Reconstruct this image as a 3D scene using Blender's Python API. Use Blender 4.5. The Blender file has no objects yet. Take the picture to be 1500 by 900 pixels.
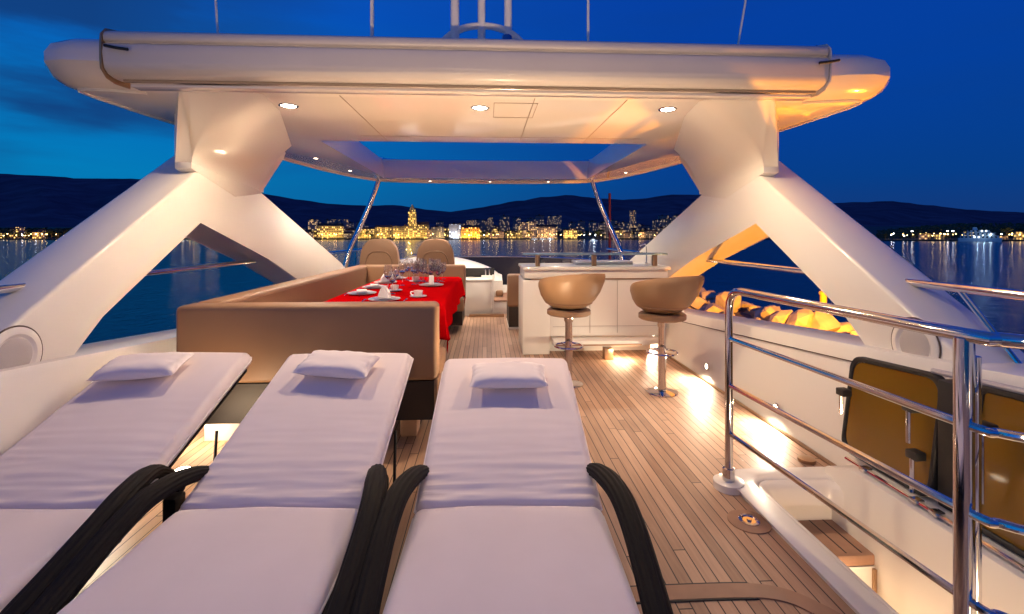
import bpy, bmesh, math, random
from mathutils import Vector, noise, Matrix
random.seed(7)
PI=math.pi
sc=bpy.context.scene
COL=sc.collection
CAMH=1.4; SEA=-5.6
YAW=math.atan(37/700)
SN,CS=math.sin(YAW),math.cos(YAW)
def bear(px,D,z=0):
    "ground point in the direction of bearing px at depth D"
    a=(px-750)/700
    return Vector((D*(SN+CS*a),D*(CS-SN*a),z))
# ---------------------------------------------------------------- materials
MATS={}
def mat(name,col,rough=.5,metal=0,coat=0,spec=.5,sheen=0,trans=0,ior=1.45,emit=None,estr=0,bump=None,var=None,alpha=1):
    m=bpy.data.materials.new(name); m.use_nodes=True
    nt=m.node_tree; b=nt.nodes['Principled BSDF']
    b.inputs['Base Color'].default_value=(*col,1); b.inputs['Roughness'].default_value=rough
    b.inputs['Metallic'].default_value=metal; b.inputs['Coat Weight'].default_value=coat
    b.inputs['Coat Roughness'].default_value=.06
    b.inputs['Specular IOR Level'].default_value=spec; b.inputs['Sheen Weight'].default_value=sheen
    b.inputs['Transmission Weight'].default_value=trans; b.inputs['IOR'].default_value=ior
    if emit: b.inputs['Emission Color'].default_value=(*emit,1); b.inputs['Emission Strength'].default_value=estr
    tc=nt.nodes.new('ShaderNodeTexCoord')
    if var:   # (scale, amount) colour mottling
        n=nt.nodes.new('ShaderNodeTexNoise'); n.inputs['Scale'].default_value=var[0]; n.inputs['Detail'].default_value=6
        mr=nt.nodes.new('ShaderNodeMapRange'); mr.inputs[1].default_value=.3; mr.inputs[2].default_value=.7
        mr.inputs[3].default_value=1-var[1]; mr.inputs[4].default_value=1+var[1]
        mx=nt.nodes.new('ShaderNodeVectorMath'); mx.operation='SCALE'; mx.inputs[0].default_value=col
        nt.links.new(tc.outputs['Object'],n.inputs['Vector']); nt.links.new(n.outputs[0],mr.inputs[0])
        nt.links.new(mr.outputs[0],mx.inputs['Scale']); nt.links.new(mx.outputs[0],b.inputs['Base Color'])
        mr2=nt.nodes.new('ShaderNodeMapRange'); mr2.inputs[3].default_value=max(0,rough-.08); mr2.inputs[4].default_value=rough+.1
        nt.links.new(n.outputs[0],mr2.inputs[0]); nt.links.new(mr2.outputs[0],b.inputs['Roughness'])
    if bump:  # (scale, strength, distance[, stretch])
        n=nt.nodes.new('ShaderNodeTexNoise'); n.inputs['Scale'].default_value=bump[0]; n.inputs['Detail'].default_value=4
        mp=nt.nodes.new('ShaderNodeMapping')
        if len(bump)>3: mp.inputs['Scale'].default_value=bump[3]
        bp=nt.nodes.new('ShaderNodeBump'); bp.inputs['Strength'].default_value=bump[1]; bp.inputs['Distance'].default_value=bump[2]
        nt.links.new(tc.outputs['Object'],mp.inputs[0]); nt.links.new(mp.outputs[0],n.inputs['Vector'])
        nt.links.new(n.outputs[0],bp.inputs['Height']); nt.links.new(bp.outputs[0],b.inputs['Normal'])
    MATS[name]=m; return m
GEL=mat('gelcoat',(.86,.82,.75),.3,coat=.45,bump=(1.6,.05,.008))
GELC=mat('ceiling_gelcoat',(.84,.77,.69),.2,coat=.9,bump=(1.1,.06,.010))
ALU=mat('painted_aluminium',(.62,.58,.56),.35,coat=.2,var=(2,.04))
CHROME=mat('chrome',(.78,.76,.74),.09,metal=1,bump=(6,.05,.003))
BRONZE=mat('brushed_bronze',(.40,.26,.16),.3,metal=.7)
CUSH=mat('white_canvas',(.85,.745,.725),.9,sheen=.25,bump=(260,.10,.001),var=(3.5,.035))
PILM=mat('white_pillow',(.90,.81,.79),.9,sheen=.25,bump=(260,.1,.001),var=(5,.03))
LEA=mat('tan_leather',(.255,.145,.08),.48,bump=(180,.12,.001),var=(2.5,.07))
LEAP=mat('dark_piping',(.16,.085,.045),.55)
LEAD=mat('tan_stool_leather',(.31,.19,.105),.42,bump=(180,.12,.001),var=(3,.06))
WICK=mat('black_wicker',(.005,.004,.0045),.7,spec=.25,bump=(90,.6,.004,(1,.08,1)))
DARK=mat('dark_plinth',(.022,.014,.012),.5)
BLACK=mat('black_rubber',(.012,.012,.013),.55)
JOINT=mat('soft_joint',(.34,.27,.21),.7)
SEAM=mat('seam_shadowless_dark',(.10,.07,.05),.7)
REDC=mat('red_tablecloth',(.42,.002,.004),.95,spec=.0,sheen=.0,bump=(300,.1,.001))
CHINA=mat('white_china',(.85,.82,.79),.15,coat=.5)
NAP=mat('white_napkin',(.82,.78,.77),.9)
GLASS=mat('clear_glass',(.97,.96,.96),.03,trans=.96,ior=1.45)
COFFEE=mat('dark_coffee',(.02,.01,.006),.1)
SHELFG=mat('pale_blue_shelf_glass',(.55,.80,.88),.05,trans=.55,ior=1.5)
AMBER=mat('smoked_amber_glass',(.30,.155,.022),.07,trans=.35,ior=1.45,coat=.3)
SMOKE=mat('smoked_windscreen',(.03,.028,.045),.08,trans=.15,coat=.5)
TEAKB=mat('teak_board',(.33,.19,.125),.6,bump=(30,.2,.002,(1,.1,1)),var=(8,.15))
YEL=mat('yellow_paint',(.65,.38,.05),.5)
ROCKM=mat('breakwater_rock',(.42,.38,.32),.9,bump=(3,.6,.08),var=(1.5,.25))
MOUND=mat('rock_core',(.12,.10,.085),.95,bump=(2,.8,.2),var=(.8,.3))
LAMPG=mat('lamp_glow',(1,.9,.75),.4,emit=(1,.86,.66),estr=60)
LAMPS=mat('small_lamp_glow',(1,.9,.75),.4,emit=(1,.84,.62),estr=22)
LEAF=mat('night_foliage',(.045,.06,.025),.8,var=(.3,.3))
BARK=mat('bark',(.10,.07,.05),.9)
LAND=mat('shore_land',(.05,.05,.045),.95,var=(.01,.4))

def teak():
    m=bpy.data.materials.new('teak_deck'); m.use_nodes=True; nt=m.node_tree; N=nt.nodes.new; L=nt.links.new
    b=nt.nodes['Principled BSDF']
    tc=N('ShaderNodeTexCoord'); sx=N('ShaderNodeSeparateXYZ'); L(tc.outputs['Object'],sx.inputs[0])
    def M(op,a,c=None,v=None):
        n=N('ShaderNodeMath'); n.operation=op; L(a,n.inputs[0]) if not isinstance(a,(int,float)) else setattr(n.inputs[0],'default_value',a)
        if c is not None:
            if isinstance(c,(int,float)): n.inputs[1].default_value=c
            else: L(c,n.inputs[1])
        return n.outputs[0]
    W=.055
    u=M('DIVIDE',sx.outputs[0],W); fu=M('FLOOR',u); fr=M('FRACT',u)
    wn=N('ShaderNodeTexWhiteNoise'); wn.noise_dimensions='1D'; L(fu,wn.inputs['W'])
    v=M('DIVIDE',M('ADD',sx.outputs[1],M('MULTIPLY',wn.outputs['Value'],9.7)),1.9); fv=M('FLOOR',v); frv=M('FRACT',v)
    wn2=N('ShaderNodeTexWhiteNoise'); wn2.noise_dimensions='2D'; cb=N('ShaderNodeCombineXYZ'); L(fu,cb.inputs[0]); L(fv,cb.inputs[1]); L(cb.outputs[0],wn2.inputs['Vector'])
    caulk=M('MAXIMUM',M('LESS_THAN',fr,.09),M('LESS_THAN',frv,.0030))
    mp=N('ShaderNodeMapping'); mp.inputs['Scale'].default_value=(40,2.2,1); L(tc.outputs['Object'],mp.inputs[0])
    ad=N('ShaderNodeVectorMath'); ad.operation='ADD'; L(mp.outputs[0],ad.inputs[0])
    cb2=N('ShaderNodeCombineXYZ'); L(M('MULTIPLY',wn2.outputs['Value'],50),cb2.inputs[1]); L(cb2.outputs[0],ad.inputs[1])
    n=N('ShaderNodeTexNoise'); n.inputs['Scale'].default_value=1.6; n.inputs['Detail'].default_value=8; n.inputs['Roughness'].default_value=.65; L(ad.outputs[0],n.inputs['Vector'])
    big=N('ShaderNodeTexNoise'); big.inputs['Scale'].default_value=1.4; big.inputs['Detail'].default_value=3; L(tc.outputs['Object'],big.inputs['Vector'])
    r=N('ShaderNodeValToRGB'); cr=r.color_ramp
    cr.elements[0].position=.25; cr.elements[0].color=(.20,.105,.068,1); cr.elements[1].position=.8; cr.elements[1].color=(.54,.345,.235,1)
    s=M('ADD',M('ADD',M('MULTIPLY',n.outputs[0],.50),M('MULTIPLY',wn2.outputs['Value'],.30)),M('MULTIPLY',big.outputs[0],.32)); L(s,r.inputs[0])
    mx=N('ShaderNodeMix'); mx.data_type='RGBA'; L(caulk,mx.inputs[0]); L(r.outputs[0],mx.inputs[6]); mx.inputs[7].default_value=(.022,.013,.010,1)
    L(mx.outputs[2],b.inputs['Base Color'])
    rr=N('ShaderNodeMapRange'); rr.inputs[3].default_value=.42; rr.inputs[4].default_value=.62; L(n.outputs[0],rr.inputs[0]); L(rr.outputs[0],b.inputs['Roughness'])
    bp=N('ShaderNodeBump'); bp.inputs['Strength'].default_value=.5; bp.inputs['Distance'].default_value=.002
    L(M('SUBTRACT',M('MULTIPLY',n.outputs[0],.3),caulk),bp.inputs['Height']); L(bp.outputs[0],b.inputs['Normal'])
    return m
TEAK=teak()

def water_mat():
    m=bpy.data.materials.new('sea_water'); m.use_nodes=True; nt=m.node_tree; N=nt.nodes.new; L=nt.links.new
    b=nt.nodes['Principled BSDF']; b.inputs['Base Color'].default_value=(.0005,.018,.060,1)
    b.inputs['Roughness'].default_value=.12; b.inputs['IOR'].default_value=1.33; b.inputs['Specular IOR Level'].default_value=.30
    tc=N('ShaderNodeTexCoord')
    hs=[]
    for sc_,st,w in ((.35,(1,.55,1),1.0),(1.3,(1,.6,1),.8),(4.5,(1,.75,1),.34)):
        mp=N('ShaderNodeMapping'); mp.inputs['Scale'].default_value=st; mp.inputs['Rotation'].default_value=(0,0,.3*w)
        n=N('ShaderNodeTexNoise'); n.inputs['Scale'].default_value=sc_; n.inputs['Detail'].default_value=3
        L(tc.outputs['Object'],mp.inputs[0]); L(mp.outputs[0],n.inputs['Vector'])
        mu=N('ShaderNodeMath'); mu.operation='MULTIPLY'; mu.inputs[1].default_value=w; L(n.outputs[0],mu.inputs[0]); hs.append(mu.outputs[0])
    a=N('ShaderNodeMath'); L(hs[0],a.inputs[0]); L(hs[1],a.inputs[1]); a2=N('ShaderNodeMath'); L(a.outputs[0],a2.inputs[0]); L(hs[2],a2.inputs[1])
    bp=N('ShaderNodeBump'); bp.inputs['Strength'].default_value=.55; bp.inputs['Distance'].default_value=.18
    L(a2.outputs[0],bp.inputs['Height']); L(bp.outputs[0],b.inputs['Normal'])
    return m
SEAM_W=water_mat()

def facade(name,wall,lit,frac,estr,pitch=(3.1,3.2),arcade=False):
    "wall paint with a grid of windows, some of them lit"
    m=bpy.data.materials.new(name); m.use_nodes=True; nt=m.node_tree; N=nt.nodes.new; L=nt.links.new
    b=nt.nodes['Principled BSDF']; b.inputs['Roughness'].default_value=.85
    tc=N('ShaderNodeTexCoord'); sx=N('ShaderNodeSeparateXYZ'); L(tc.outputs['Object'],sx.inputs[0])
    def M(op,a,c=None):
        n=N('ShaderNodeMath'); n.operation=op; L(a,n.inputs[0])
        if c is not None:
            if isinstance(c,(int,float)): n.inputs[1].default_value=c
            else: L(c,n.inputs[1])
        return n.outputs[0]
    u=M('DIVIDE',M('ADD',sx.outputs[0],sx.outputs[1]),pitch[0]); v=M('DIVIDE',sx.outputs[2],pitch[1])
    fu,fv=M('FRACT',u),M('FRACT',v)
    a=M('MULTIPLY',M('GREATER_THAN',fu,.28),M('LESS_THAN',fu,.72)); c=M('MULTIPLY',M('GREATER_THAN',fv,.22),M('LESS_THAN',fv,.74))
    ge=N('ShaderNodeNewGeometry'); sn=N('ShaderNodeSeparateXYZ'); L(ge.outputs['Normal'],sn.inputs[0])
    side=M('LESS_THAN',M('ABSOLUTE',sn.outputs[2]),.3)
    w=M('MULTIPLY',M('MULTIPLY',a,c),side)
    wn=N('ShaderNodeTexWhiteNoise'); wn.noise_dimensions='3D'; cb=N('ShaderNodeCombineXYZ')
    oi=N('ShaderNodeObjectInfo')
    L(M('FLOOR',u),cb.inputs[0]); L(M('FLOOR',v),cb.inputs[1]); L(M('MULTIPLY',oi.outputs['Random'],97),cb.inputs[2]); L(cb.outputs[0],wn.inputs['Vector'])
    on=M('MULTIPLY',w,M('LESS_THAN',wn.outputs['Value'],frac))
    mx=N('ShaderNodeMix'); mx.data_type='RGBA'; L(w,mx.inputs[0]); mx.inputs[6].default_value=(*wall,1); mx.inputs[7].default_value=(.03,.03,.04,1)
    L(mx.outputs[2],b.inputs['Base Color'])
    b.inputs['Emission Color'].default_value=(*lit,1); L(M('MULTIPLY',on,estr),b.inputs['Emission Strength'])
    return m
# ---------------------------------------------------------------- mesh helpers
def finish(me,m,ang=35,smooth=True):
    if m: me.materials.append(m)
    if smooth:
        for p in me.polygons: p.use_smooth=True
        me.set_sharp_from_angle(angle=math.radians(ang))
def link(name,bm,m,parent=None,ang=35,smooth=True):
    "one mesh object; a child's vertices are moved into its thing's own coordinates"
    bmesh.ops.recalc_face_normals(bm,faces=bm.faces[:])
    me=bpy.data.meshes.new(name); bm.to_mesh(me); bm.free(); finish(me,m,ang,smooth)
    o=bpy.data.objects.new(name,me); COL.objects.link(o)
    if parent: o.parent=parent
    return o
def W(bm,thing):
    "world-built bmesh into the local frame of an unrotated thing"
    bmesh.ops.translate(bm,verts=bm.verts[:],vec=-thing.location); return bm
def tag(o,label,cat,group=None,kind=None):
    if label: o['label']=label
    if cat: o['category']=cat
    if group: o['group']=group
    if kind: o['kind']=kind
    return o
def thing(name,loc,label,cat,group=None,rz=0):
    o=bpy.data.objects.new(name,None); o.location=loc; o.rotation_euler=(0,0,rz); o.empty_display_size=.1
    COL.objects.link(o); return tag(o,label,cat,group)
def dup(o,loc=None,rz=None,label=None,kids=True,parent=None):
    c=o.copy(); COL.objects.link(c)
    if parent: c.parent=parent
    if loc is not None: c.location=loc
    if rz is not None: c.rotation_euler=(0,0,rz)
    if label: c['label']=label
    for ch in list(o.children): dup(ch,parent=c)
    return c
def box(bm,x0,x1,y0,y1,z0,z1,r=0,seg=2):
    res=bmesh.ops.create_cube(bm,size=1); vs=res['verts']
    for v in vs: v.co=Vector((x0+(v.co.x+.5)*(x1-x0),y0+(v.co.y+.5)*(y1-y0),z0+(v.co.z+.5)*(z1-z0)))
    if r>0:
        es=list({e for v in vs for e in v.link_edges})
        bmesh.ops.bevel(bm,geom=es,offset=r,segments=seg,profile=.5,affect='EDGES',clamp_overlap=True)
    return bm
def nb(*a,**k): return box(bmesh.new(),*a,**k)
def prism(pts,x0,x1,axis='x',r=0,seg=2,bm=None):
    "polygon pts in the plane across axis, extruded x0..x1"
    bm=bm or bmesh.new()
    f={'x':lambda a,p:Vector((a,p[0],p[1])),'y':lambda a,p:Vector((p[0],a,p[1])),'z':lambda a,p:Vector((p[0],p[1],a))}[axis]
    A=[bm.verts.new(f(x0,p)) for p in pts]; B=[bm.verts.new(f(x1,p)) for p in pts]
    fs=[bm.faces.new(A),bm.faces.new(B[::-1])]
    n=len(pts); edges=[]
    for i in range(n): fs.append(bm.faces.new((A[i],B[i],B[(i+1)%n],A[(i+1)%n])))
    if r: bmesh.ops.bevel(bm,geom=list({e for g in fs for e in g.edges}),offset=r,segments=seg,profile=.5,affect='EDGES',clamp_overlap=True)
    return bm
def smoothpts(P,n=6):
    P=[Vector(p) for p in P]; out=[]
    for i in range(len(P)-1):
        p0=P[max(i-1,0)];p1=P[i];p2=P[i+1];p3=P[min(i+2,len(P)-1)]
        for k in range(n):
            t=k/n
            out.append(.5*((2*p1)+(p2-p0)*t+(2*p0-5*p1+4*p2-p3)*t*t+(3*p1-p0-3*p2+p3)*t**3))
    out.append(P[-1]); return out
def sweep(bm,P,rad,n=12,sect=None,cap=True):
    "tube along P; rad a number or list; sect(k)->(a,b) custom section"
    P=[Vector(p) for p in P]; up=Vector((0,0,1)); rings=[]; prev=None
    for i,p in enumerate(P):
        t=(P[min(i+1,len(P)-1)]-P[max(i-1,0)]).normalized()
        if prev is None:
            u=t.cross(up) if abs(t.z)<.95 else t.cross(Vector((0,1,0)))
        else: u=prev-t*prev.dot(t)
        u.normalize(); prev=u; v=t.cross(u)*-1
        r=rad[i] if isinstance(rad,(list,tuple)) else rad; ring=[]
        for k in range(n):
            a=2*PI*k/n
            if sect: ca,cb=sect(k/n)
            else: ca,cb=math.cos(a),math.sin(a)
            ring.append(bm.verts.new(p+u*ca*r+v*cb*r))
        rings.append(ring)
    for i in range(len(rings)-1):
        for k in range(n): bm.faces.new((rings[i][k],rings[i][(k+1)%n],rings[i+1][(k+1)%n],rings[i+1][k]))
    if cap: bm.faces.new(rings[0][::-1]); bm.faces.new(rings[-1])
    return bm
def tube(P,r,n=12,sm=0): return sweep(bmesh.new(),smoothpts(P,sm) if sm else P,r,n)
def lathe(prof,n=24,c=(0,0,0),bm=None,axis='z',cap=True):
    bm=bm or bmesh.new(); c=Vector(c); rings=[]
    for r,z in prof:
        ring=[]
        for k in range(n):
            a=2*PI*k/n; q=(r*math.cos(a),r*math.sin(a),z)
            q={'z':q,'x':(q[2],q[0],q[1]),'y':(q[0],q[2],q[1])}[axis]
            ring.append(bm.verts.new(c+Vector(q)))
        rings.append(ring)
    for i in range(len(rings)-1):
        for k in range(n): bm.faces.new((rings[i][k],rings[i][(k+1)%n],rings[i+1][(k+1)%n],rings[i+1][k]))
    if cap: bm.faces.new(rings[0][::-1]); bm.faces.new(rings[-1])
    return bm
def slab(w,l,t,er=.03,nx=26,ny=60,fn=None,corner=.03,bot=None):
    "soft cushion centred in x, from y=0 to l, bottom z=0, top z=t; fn(x,y)->extra z of the top"
    bm=bmesh.new()
    def ax(n,L):
        s=[0,.08,.2,.38,.6,.8,1.0]; s=[q*er for q in s]; inner=[er+(L-2*er)*i/(n) for i in range(1,n)]
        return s+inner+[L-q for q in s[::-1]]
    X=ax(nx,w);Y=ax(ny,l); top={};botm={}
    for i,x in enumerate(X):
        for j,y in enumerate(Y):
            ex=min(x,w-x);ey=min(y,l-y)
            dx=max(0,1-ex/er);dy=max(0,1-ey/er); d=min(1,math.hypot(dx,dy))
            drop=1-math.sqrt(max(0,1-d*d)); h=t/2
            px=x-w/2;py=y
            if ex<corner and ey<corner:   # round corners in plan
                k=.29*corner*(1-ex/corner)*(1-ey/corner)
                px-=math.copysign(k,px); py+=k if y<l/2 else -k
            z=t-drop*min(h,er)
            if fn: z+=fn(px,py)*(1-drop)
            top[i,j]=bm.verts.new((px,py,z))
            if i in(0,len(X)-1) or j in(0,len(Y)-1): botm[i,j]=top[i,j] if drop*min(h,er)>=h-1e-6 else bm.verts.new((px,py,drop*min(h,er)))
            else: botm[i,j]=bm.verts.new((px,py,drop*min(h,er)))
    for i in range(len(X)-1):
        for j in range(len(Y)-1):
            bm.faces.new((top[i,j],top[i+1,j],top[i+1,j+1],top[i,j+1])); 
            q=(botm[i,j],botm[i,j+1],botm[i+1,j+1],botm[i+1,j])
            bm.faces.new(q)
    nxl,nyl=len(X)-1,len(Y)-1
    loop=[(i,0) for i in range(nxl)]+[(nxl,j) for j in range(nyl)]+[(i,nyl) for i in range(nxl,0,-1)]+[(0,j) for j in range(nyl,0,-1)]
    for k in range(len(loop)):
        a,b=loop[k],loop[(k+1)%len(loop)]
        if top[a] is not botm[a] and top[b] is not botm[b]: bm.faces.new((top[a],botm[a],botm[b],top[b]))
    return bm
def xf(bm,m): bmesh.ops.transform(bm,matrix=m,verts=bm.verts[:]); return bm
T=Matrix.Translation
def R(a,ax): return Matrix.Rotation(a,4,ax)
def light(name,kind,loc,power,col,size=.08,parent=None,rot=None,spread=None,spot=None,blend=.6):
    d=bpy.data.lights.new(name,kind); d.energy=power; d.color=col
    if kind=='AREA':
        d.shape='DISK'; d.size=size
        if spread: d.spread=spread
    elif kind=='SPOT': d.spot_size=spot; d.spot_blend=blend; d.shadow_soft_size=size
    else: d.shadow_soft_size=size
    o=bpy.data.objects.new(name,d); o.location=loc
    if rot: o.rotation_euler=rot
    COL.objects.link(o)
    if parent: o.parent=parent
    return o
WARM=(1,.68,.40); WARMD=(1,.62,.32)
# ---------------------------------------------------------------- camera
cd=bpy.data.cameras.new('camera'); cam=bpy.data.objects.new('camera',cd); COL.objects.link(cam)
cd.sensor_width=36; cd.lens=16.8; cd.shift_y=-.07; cd.clip_start=.05; cd.clip_end=40000
cam.location=(0,0,CAMH); cam.rotation_euler=(PI/2,0,-YAW); sc.camera=cam
# ---------------------------------------------------------------- sky
def world():
    w=bpy.data.worlds.new('World'); sc.world=w; w.use_nodes=True; nt=w.node_tree; N=nt.nodes.new; L=nt.links.new
    bg=nt.nodes['Background']
    tc=N('ShaderNodeTexCoord'); sx=N('ShaderNodeSeparateXYZ'); L(tc.outputs['Generated'],sx.inputs[0])
    def M(op,a,c=None):
        n=N('ShaderNodeMath'); n.operation=op
        for i,q in enumerate((a,c)):
            if q is None: continue
            if isinstance(q,(int,float)): n.inputs[i].default_value=q
            else: L(q,n.inputs[i])
        return n.outputs[0]
    def ramp(f,els):
        r=N('ShaderNodeValToRGB'); cr=r.color_ramp
        while len(cr.elements)<len(els): cr.elements.new(.5)
        for e,(p,c) in zip(cr.elements,els): e.position=p; e.color=(*c,1)
        L(f,r.inputs[0]); return r.outputs[0]
    def mix(f,a,b):
        m=N('ShaderNodeMix'); m.data_type='RGBA'
        if isinstance(f,(int,float)): m.inputs[0].default_value=f
        else: L(f,m.inputs[0])
        L(a,m.inputs[6]) if not isinstance(a,tuple) else setattr(m.inputs[6],'default_value',(*a,1))
        L(b,m.inputs[7]) if not isinstance(b,tuple) else setattr(m.inputs[7],'default_value',(*b,1))
        return m.outputs[2]
    z=M('MAXIMUM',sx.outputs[2],0.0)
    # left (west, after sunset) brighter than right
    west=ramp(z,[(0,(.003,.13,.36)),(.10,(.001,.21,.50)),(.22,(.001,.17,.53)),(.40,(.002,.10,.55)),(1,(.03,.06,.20))])
    east=ramp(z,[(0,(.008,.038,.17)),(.10,(.002,.048,.25)),(.25,(.001,.050,.33)),(.5,(.002,.050,.38)),(1,(.03,.045,.17))])
    hx=M('DIVIDE',sx.outputs[0],M('SQRT',M('ADD',M('MULTIPLY',sx.outputs[0],sx.outputs[0]),M('MULTIPLY',sx.outputs[1],sx.outputs[1]))))
    f=N('ShaderNodeMapRange'); f.interpolation_type='SMOOTHSTEP'; f.inputs[1].default_value=-.80; f.inputs[2].default_value=.45; L(hx,f.inputs[0])
    base=mix(f.outputs[0],west,east)
    # horizontal cloud bands, mostly over the left
    mp=N('ShaderNodeMapping'); mp.inputs['Scale'].default_value=(1.6,1.6,8.5); mp.inputs['Rotation'].default_value=(0,.05,0); mp.inputs['Location'].default_value=(.35,.1,.4); L(tc.outputs['Generated'],mp.inputs[0])
    n=N('ShaderNodeTexNoise'); n.inputs['Scale'].default_value=1.25; n.inputs['Detail'].default_value=7; n.inputs['Roughness'].default_value=.5; L(mp.outputs[0],n.inputs['Vector'])
    cl=N('ShaderNodeMapRange'); cl.interpolation_type='SMOOTHSTEP'; cl.inputs[1].default_value=.40; cl.inputs[2].default_value=.60; L(n.outputs[0],cl.inputs[0])
    lf=N('ShaderNodeMapRange'); lf.inputs[1].default_value=-.25; lf.inputs[2].default_value=-.62; lf.inputs[3].default_value=.12; lf.inputs[4].default_value=.9; L(hx,lf.inputs[0])
    hi=N('ShaderNodeMapRange'); hi.inputs[1].default_value=.05; hi.inputs[2].default_value=.18; L(z,hi.inputs[0])
    cf=M('MULTIPLY',M('MULTIPLY',cl.outputs[0],lf.outputs[0]),hi.outputs[0])
    out=mix(cf,base,(.006,.045,.19))
    L(out,bg.inputs[0]); bg.inputs[1].default_value=1.0
world()
# ---------------------------------------------------------------- sea, land, hills
def sea():
    bm=bmesh.new(); rs=[3,30,120,400,1200,4000,14000]; n=72; rings=[]
    for r in rs: rings.append([bm.verts.new((r*math.cos(2*PI*k/n),r*math.sin(2*PI*k/n),SEA)) for k in range(n)])
    for i in range(len(rings)-1):
        for k in range(n): bm.faces.new((rings[i][k],rings[i][(k+1)%n],rings[i+1][(k+1)%n],rings[i+1][k]))
    bm.faces.new(rings[0])
    o=link('sea',bm,SEAM_W,smooth=False); o['kind']='structure'
sea()
RIDGE=[(-900,262),(-400,258),(-100,250),(0,254),(60,257),(120,261),(230,262),(330,270),(390,284),(430,291),(480,298),(540,301),(580,300),(620,306),(660,310),(695,305),(740,297),(790,289),(835,285),(880,291),(930,292),(980,285),(1030,285),(1080,290),(1150,300),(1230,297),(1300,294),(1350,299),(1420,307),(1500,311),(1700,315),(2300,325)]
def tab(T_,x):
    for (a,p),(b,q) in zip(T_,T_[1:]):
        if a<=x<=b: return p+(q-p)*(x-a)/(b-a)
    return T_[0][1] if x<T_[0][0] else T_[-1][1]
SHORE=[(-900,700),(0,760),(250,800),(900,820),(1150,760),(1300,600),(1500,560),(2300,520)]
def land_z(px,D):
    s=tab(SHORE,px); q=D-s
    if q<0: return SEA-2
    return SEA+1.8+min(q,30)*.01+max(0,q-60)*.030
def hills():
    HM=bpy.data.materials.new('dusk_hills'); HM.use_nodes=True; b=HM.node_tree.nodes['Principled BSDF']; b.inputs['Roughness'].default_value=1; b.inputs['Specular IOR Level'].default_value=0
    n=HM.node_tree.nodes.new('ShaderNodeTexNoise'); n.inputs['Scale'].default_value=.004; n.inputs['Detail'].default_value=8
    r=HM.node_tree.nodes.new('ShaderNodeValToRGB'); r.color_ramp.elements[0].position=.35; r.color_ramp.elements[0].color=(.09,.07,.11,1); r.color_ramp.elements[1].position=.7; r.color_ramp.elements[1].color=(.16,.12,.17,1)
    tc=HM.node_tree.nodes.new('ShaderNodeTexCoord'); HM.node_tree.links.new(tc.outputs['Object'],n.inputs['Vector']); HM.node_tree.links.new(n.outputs[0],r.inputs[0]); HM.node_tree.links.new(r.outputs[0],b.inputs['Base Color'])
    bm=bmesh.new(); cols=[]; D0,D1=2200,6500
    pxs=list(range(-900,2301,12)); nd=16
    for px in pxs:
        c=[]; crest=(345-tab(RIDGE,px))/700*D1+CAMH
        for j in range(nd+6):
            t=j/nd; D=D0+(D1-D0)*t
            if t<=1: h=20+(crest-20)*(t**1.35)
            else: h=crest*(1-(t-1)*1.6)
            nz=noise.fractal(Vector((px*.012,D*.0009,0)),1,2,5)
            h+=nz*crest*.13*math.sin(min(t,1)*PI)
            if abs(t-1)<.01: h+=noise.noise(Vector((px*.05,3,0)))*14
            c.append(bm.verts.new(bear(px,D,SEA+h)))
        cols.append(c)
    for a,b_ in zip(cols,cols[1:]):
        for j in range(len(a)-1): bm.faces.new((a[j],b_[j],b_[j+1],a[j+1]))
    link('hills',bm,HM,ang=80)['kind']='structure'
    bm=bmesh.new(); cols=[]
    for px in range(-900,2301,20):
        s=tab(SHORE,px); c=[bm.verts.new(bear(px,s,SEA-2)),bm.verts.new(bear(px,s+.5,SEA+1.8))]
        for q in (30,60,120,250,500,900,1600): c.append(bm.verts.new(bear(px,s+q,land_z(px,s+q))))
        cols.append(c)
    for a,b_ in zip(cols,cols[1:]):
        for j in range(len(a)-1): bm.faces.new((a[j],b_[j],b_[j+1],a[j+1]))
    link('shore_ground',bm,LAND,ang=20)['kind']='structure'
hills()
# ---------------------------------------------------------------- far city
FM={
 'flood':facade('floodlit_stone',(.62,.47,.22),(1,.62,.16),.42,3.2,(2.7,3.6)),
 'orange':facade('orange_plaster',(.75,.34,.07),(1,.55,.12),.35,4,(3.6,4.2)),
 'pale':facade('pale_concrete',(.26,.23,.24),(1,.66,.32),.2,1.3,(2.5,2.9),(3.3,3.1)),
 'pink':facade('pinkish_plaster',(.50,.34,.30),(1,.60,.22),.3,2.2,(2.6,3.0),(3.3,3.2)),
 'grey':facade('grey_block',(.20,.20,.23),(1,.7,.4),.16,1.2,(2.5,2.9),(3.4,3.1)),
 'white':facade('white_block',(.62,.62,.64),(.8,.9,1),.3,3,(3.4,3.4)),
}
ROOFM=mat('dark_tile_roof',(.10,.05,.04),.9)
def building(px0,px1,ytop,D,kind,label,name='city_building',group=None,roof='flat',depth=16,cat='building'):
    c=bear((px0+px1)/2,D); gz=land_z((px0+px1)/2,D)-1; w=(px1-px0)/700*D; h=(345-ytop)/700*D+CAMH-gz
    a=-math.atan(((px0+px1)/2-750)/700)-YAW
    t=thing(name,(c.x,c.y,gz),label,cat,group,rz=a*.6)
    hh=h if roof=='flat' else h*.82
    bm=bmesh.new(); box(bm,-w/2,w/2,0,depth,0,hh)
    o=link('wall',bm,FM[kind],t,smooth=False)
    if roof=='flat':
        bm=nb(-w/2-.3,w/2+.3,-.3,depth+.3,hh,hh+.7); 
        if w>14: box(bm,-w*.2,-w*.2+4,4,8,hh+.7,hh+3.2)
        link('roof',bm,ROOFM,t,smooth=False)
    else:
        link('roof',prism([(-.8,hh),(depth+.8,hh),(depth/2,h)],-w/2-.6,w/2+.6,'x'),ROOFM,t,smooth=False)
    return t
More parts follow.
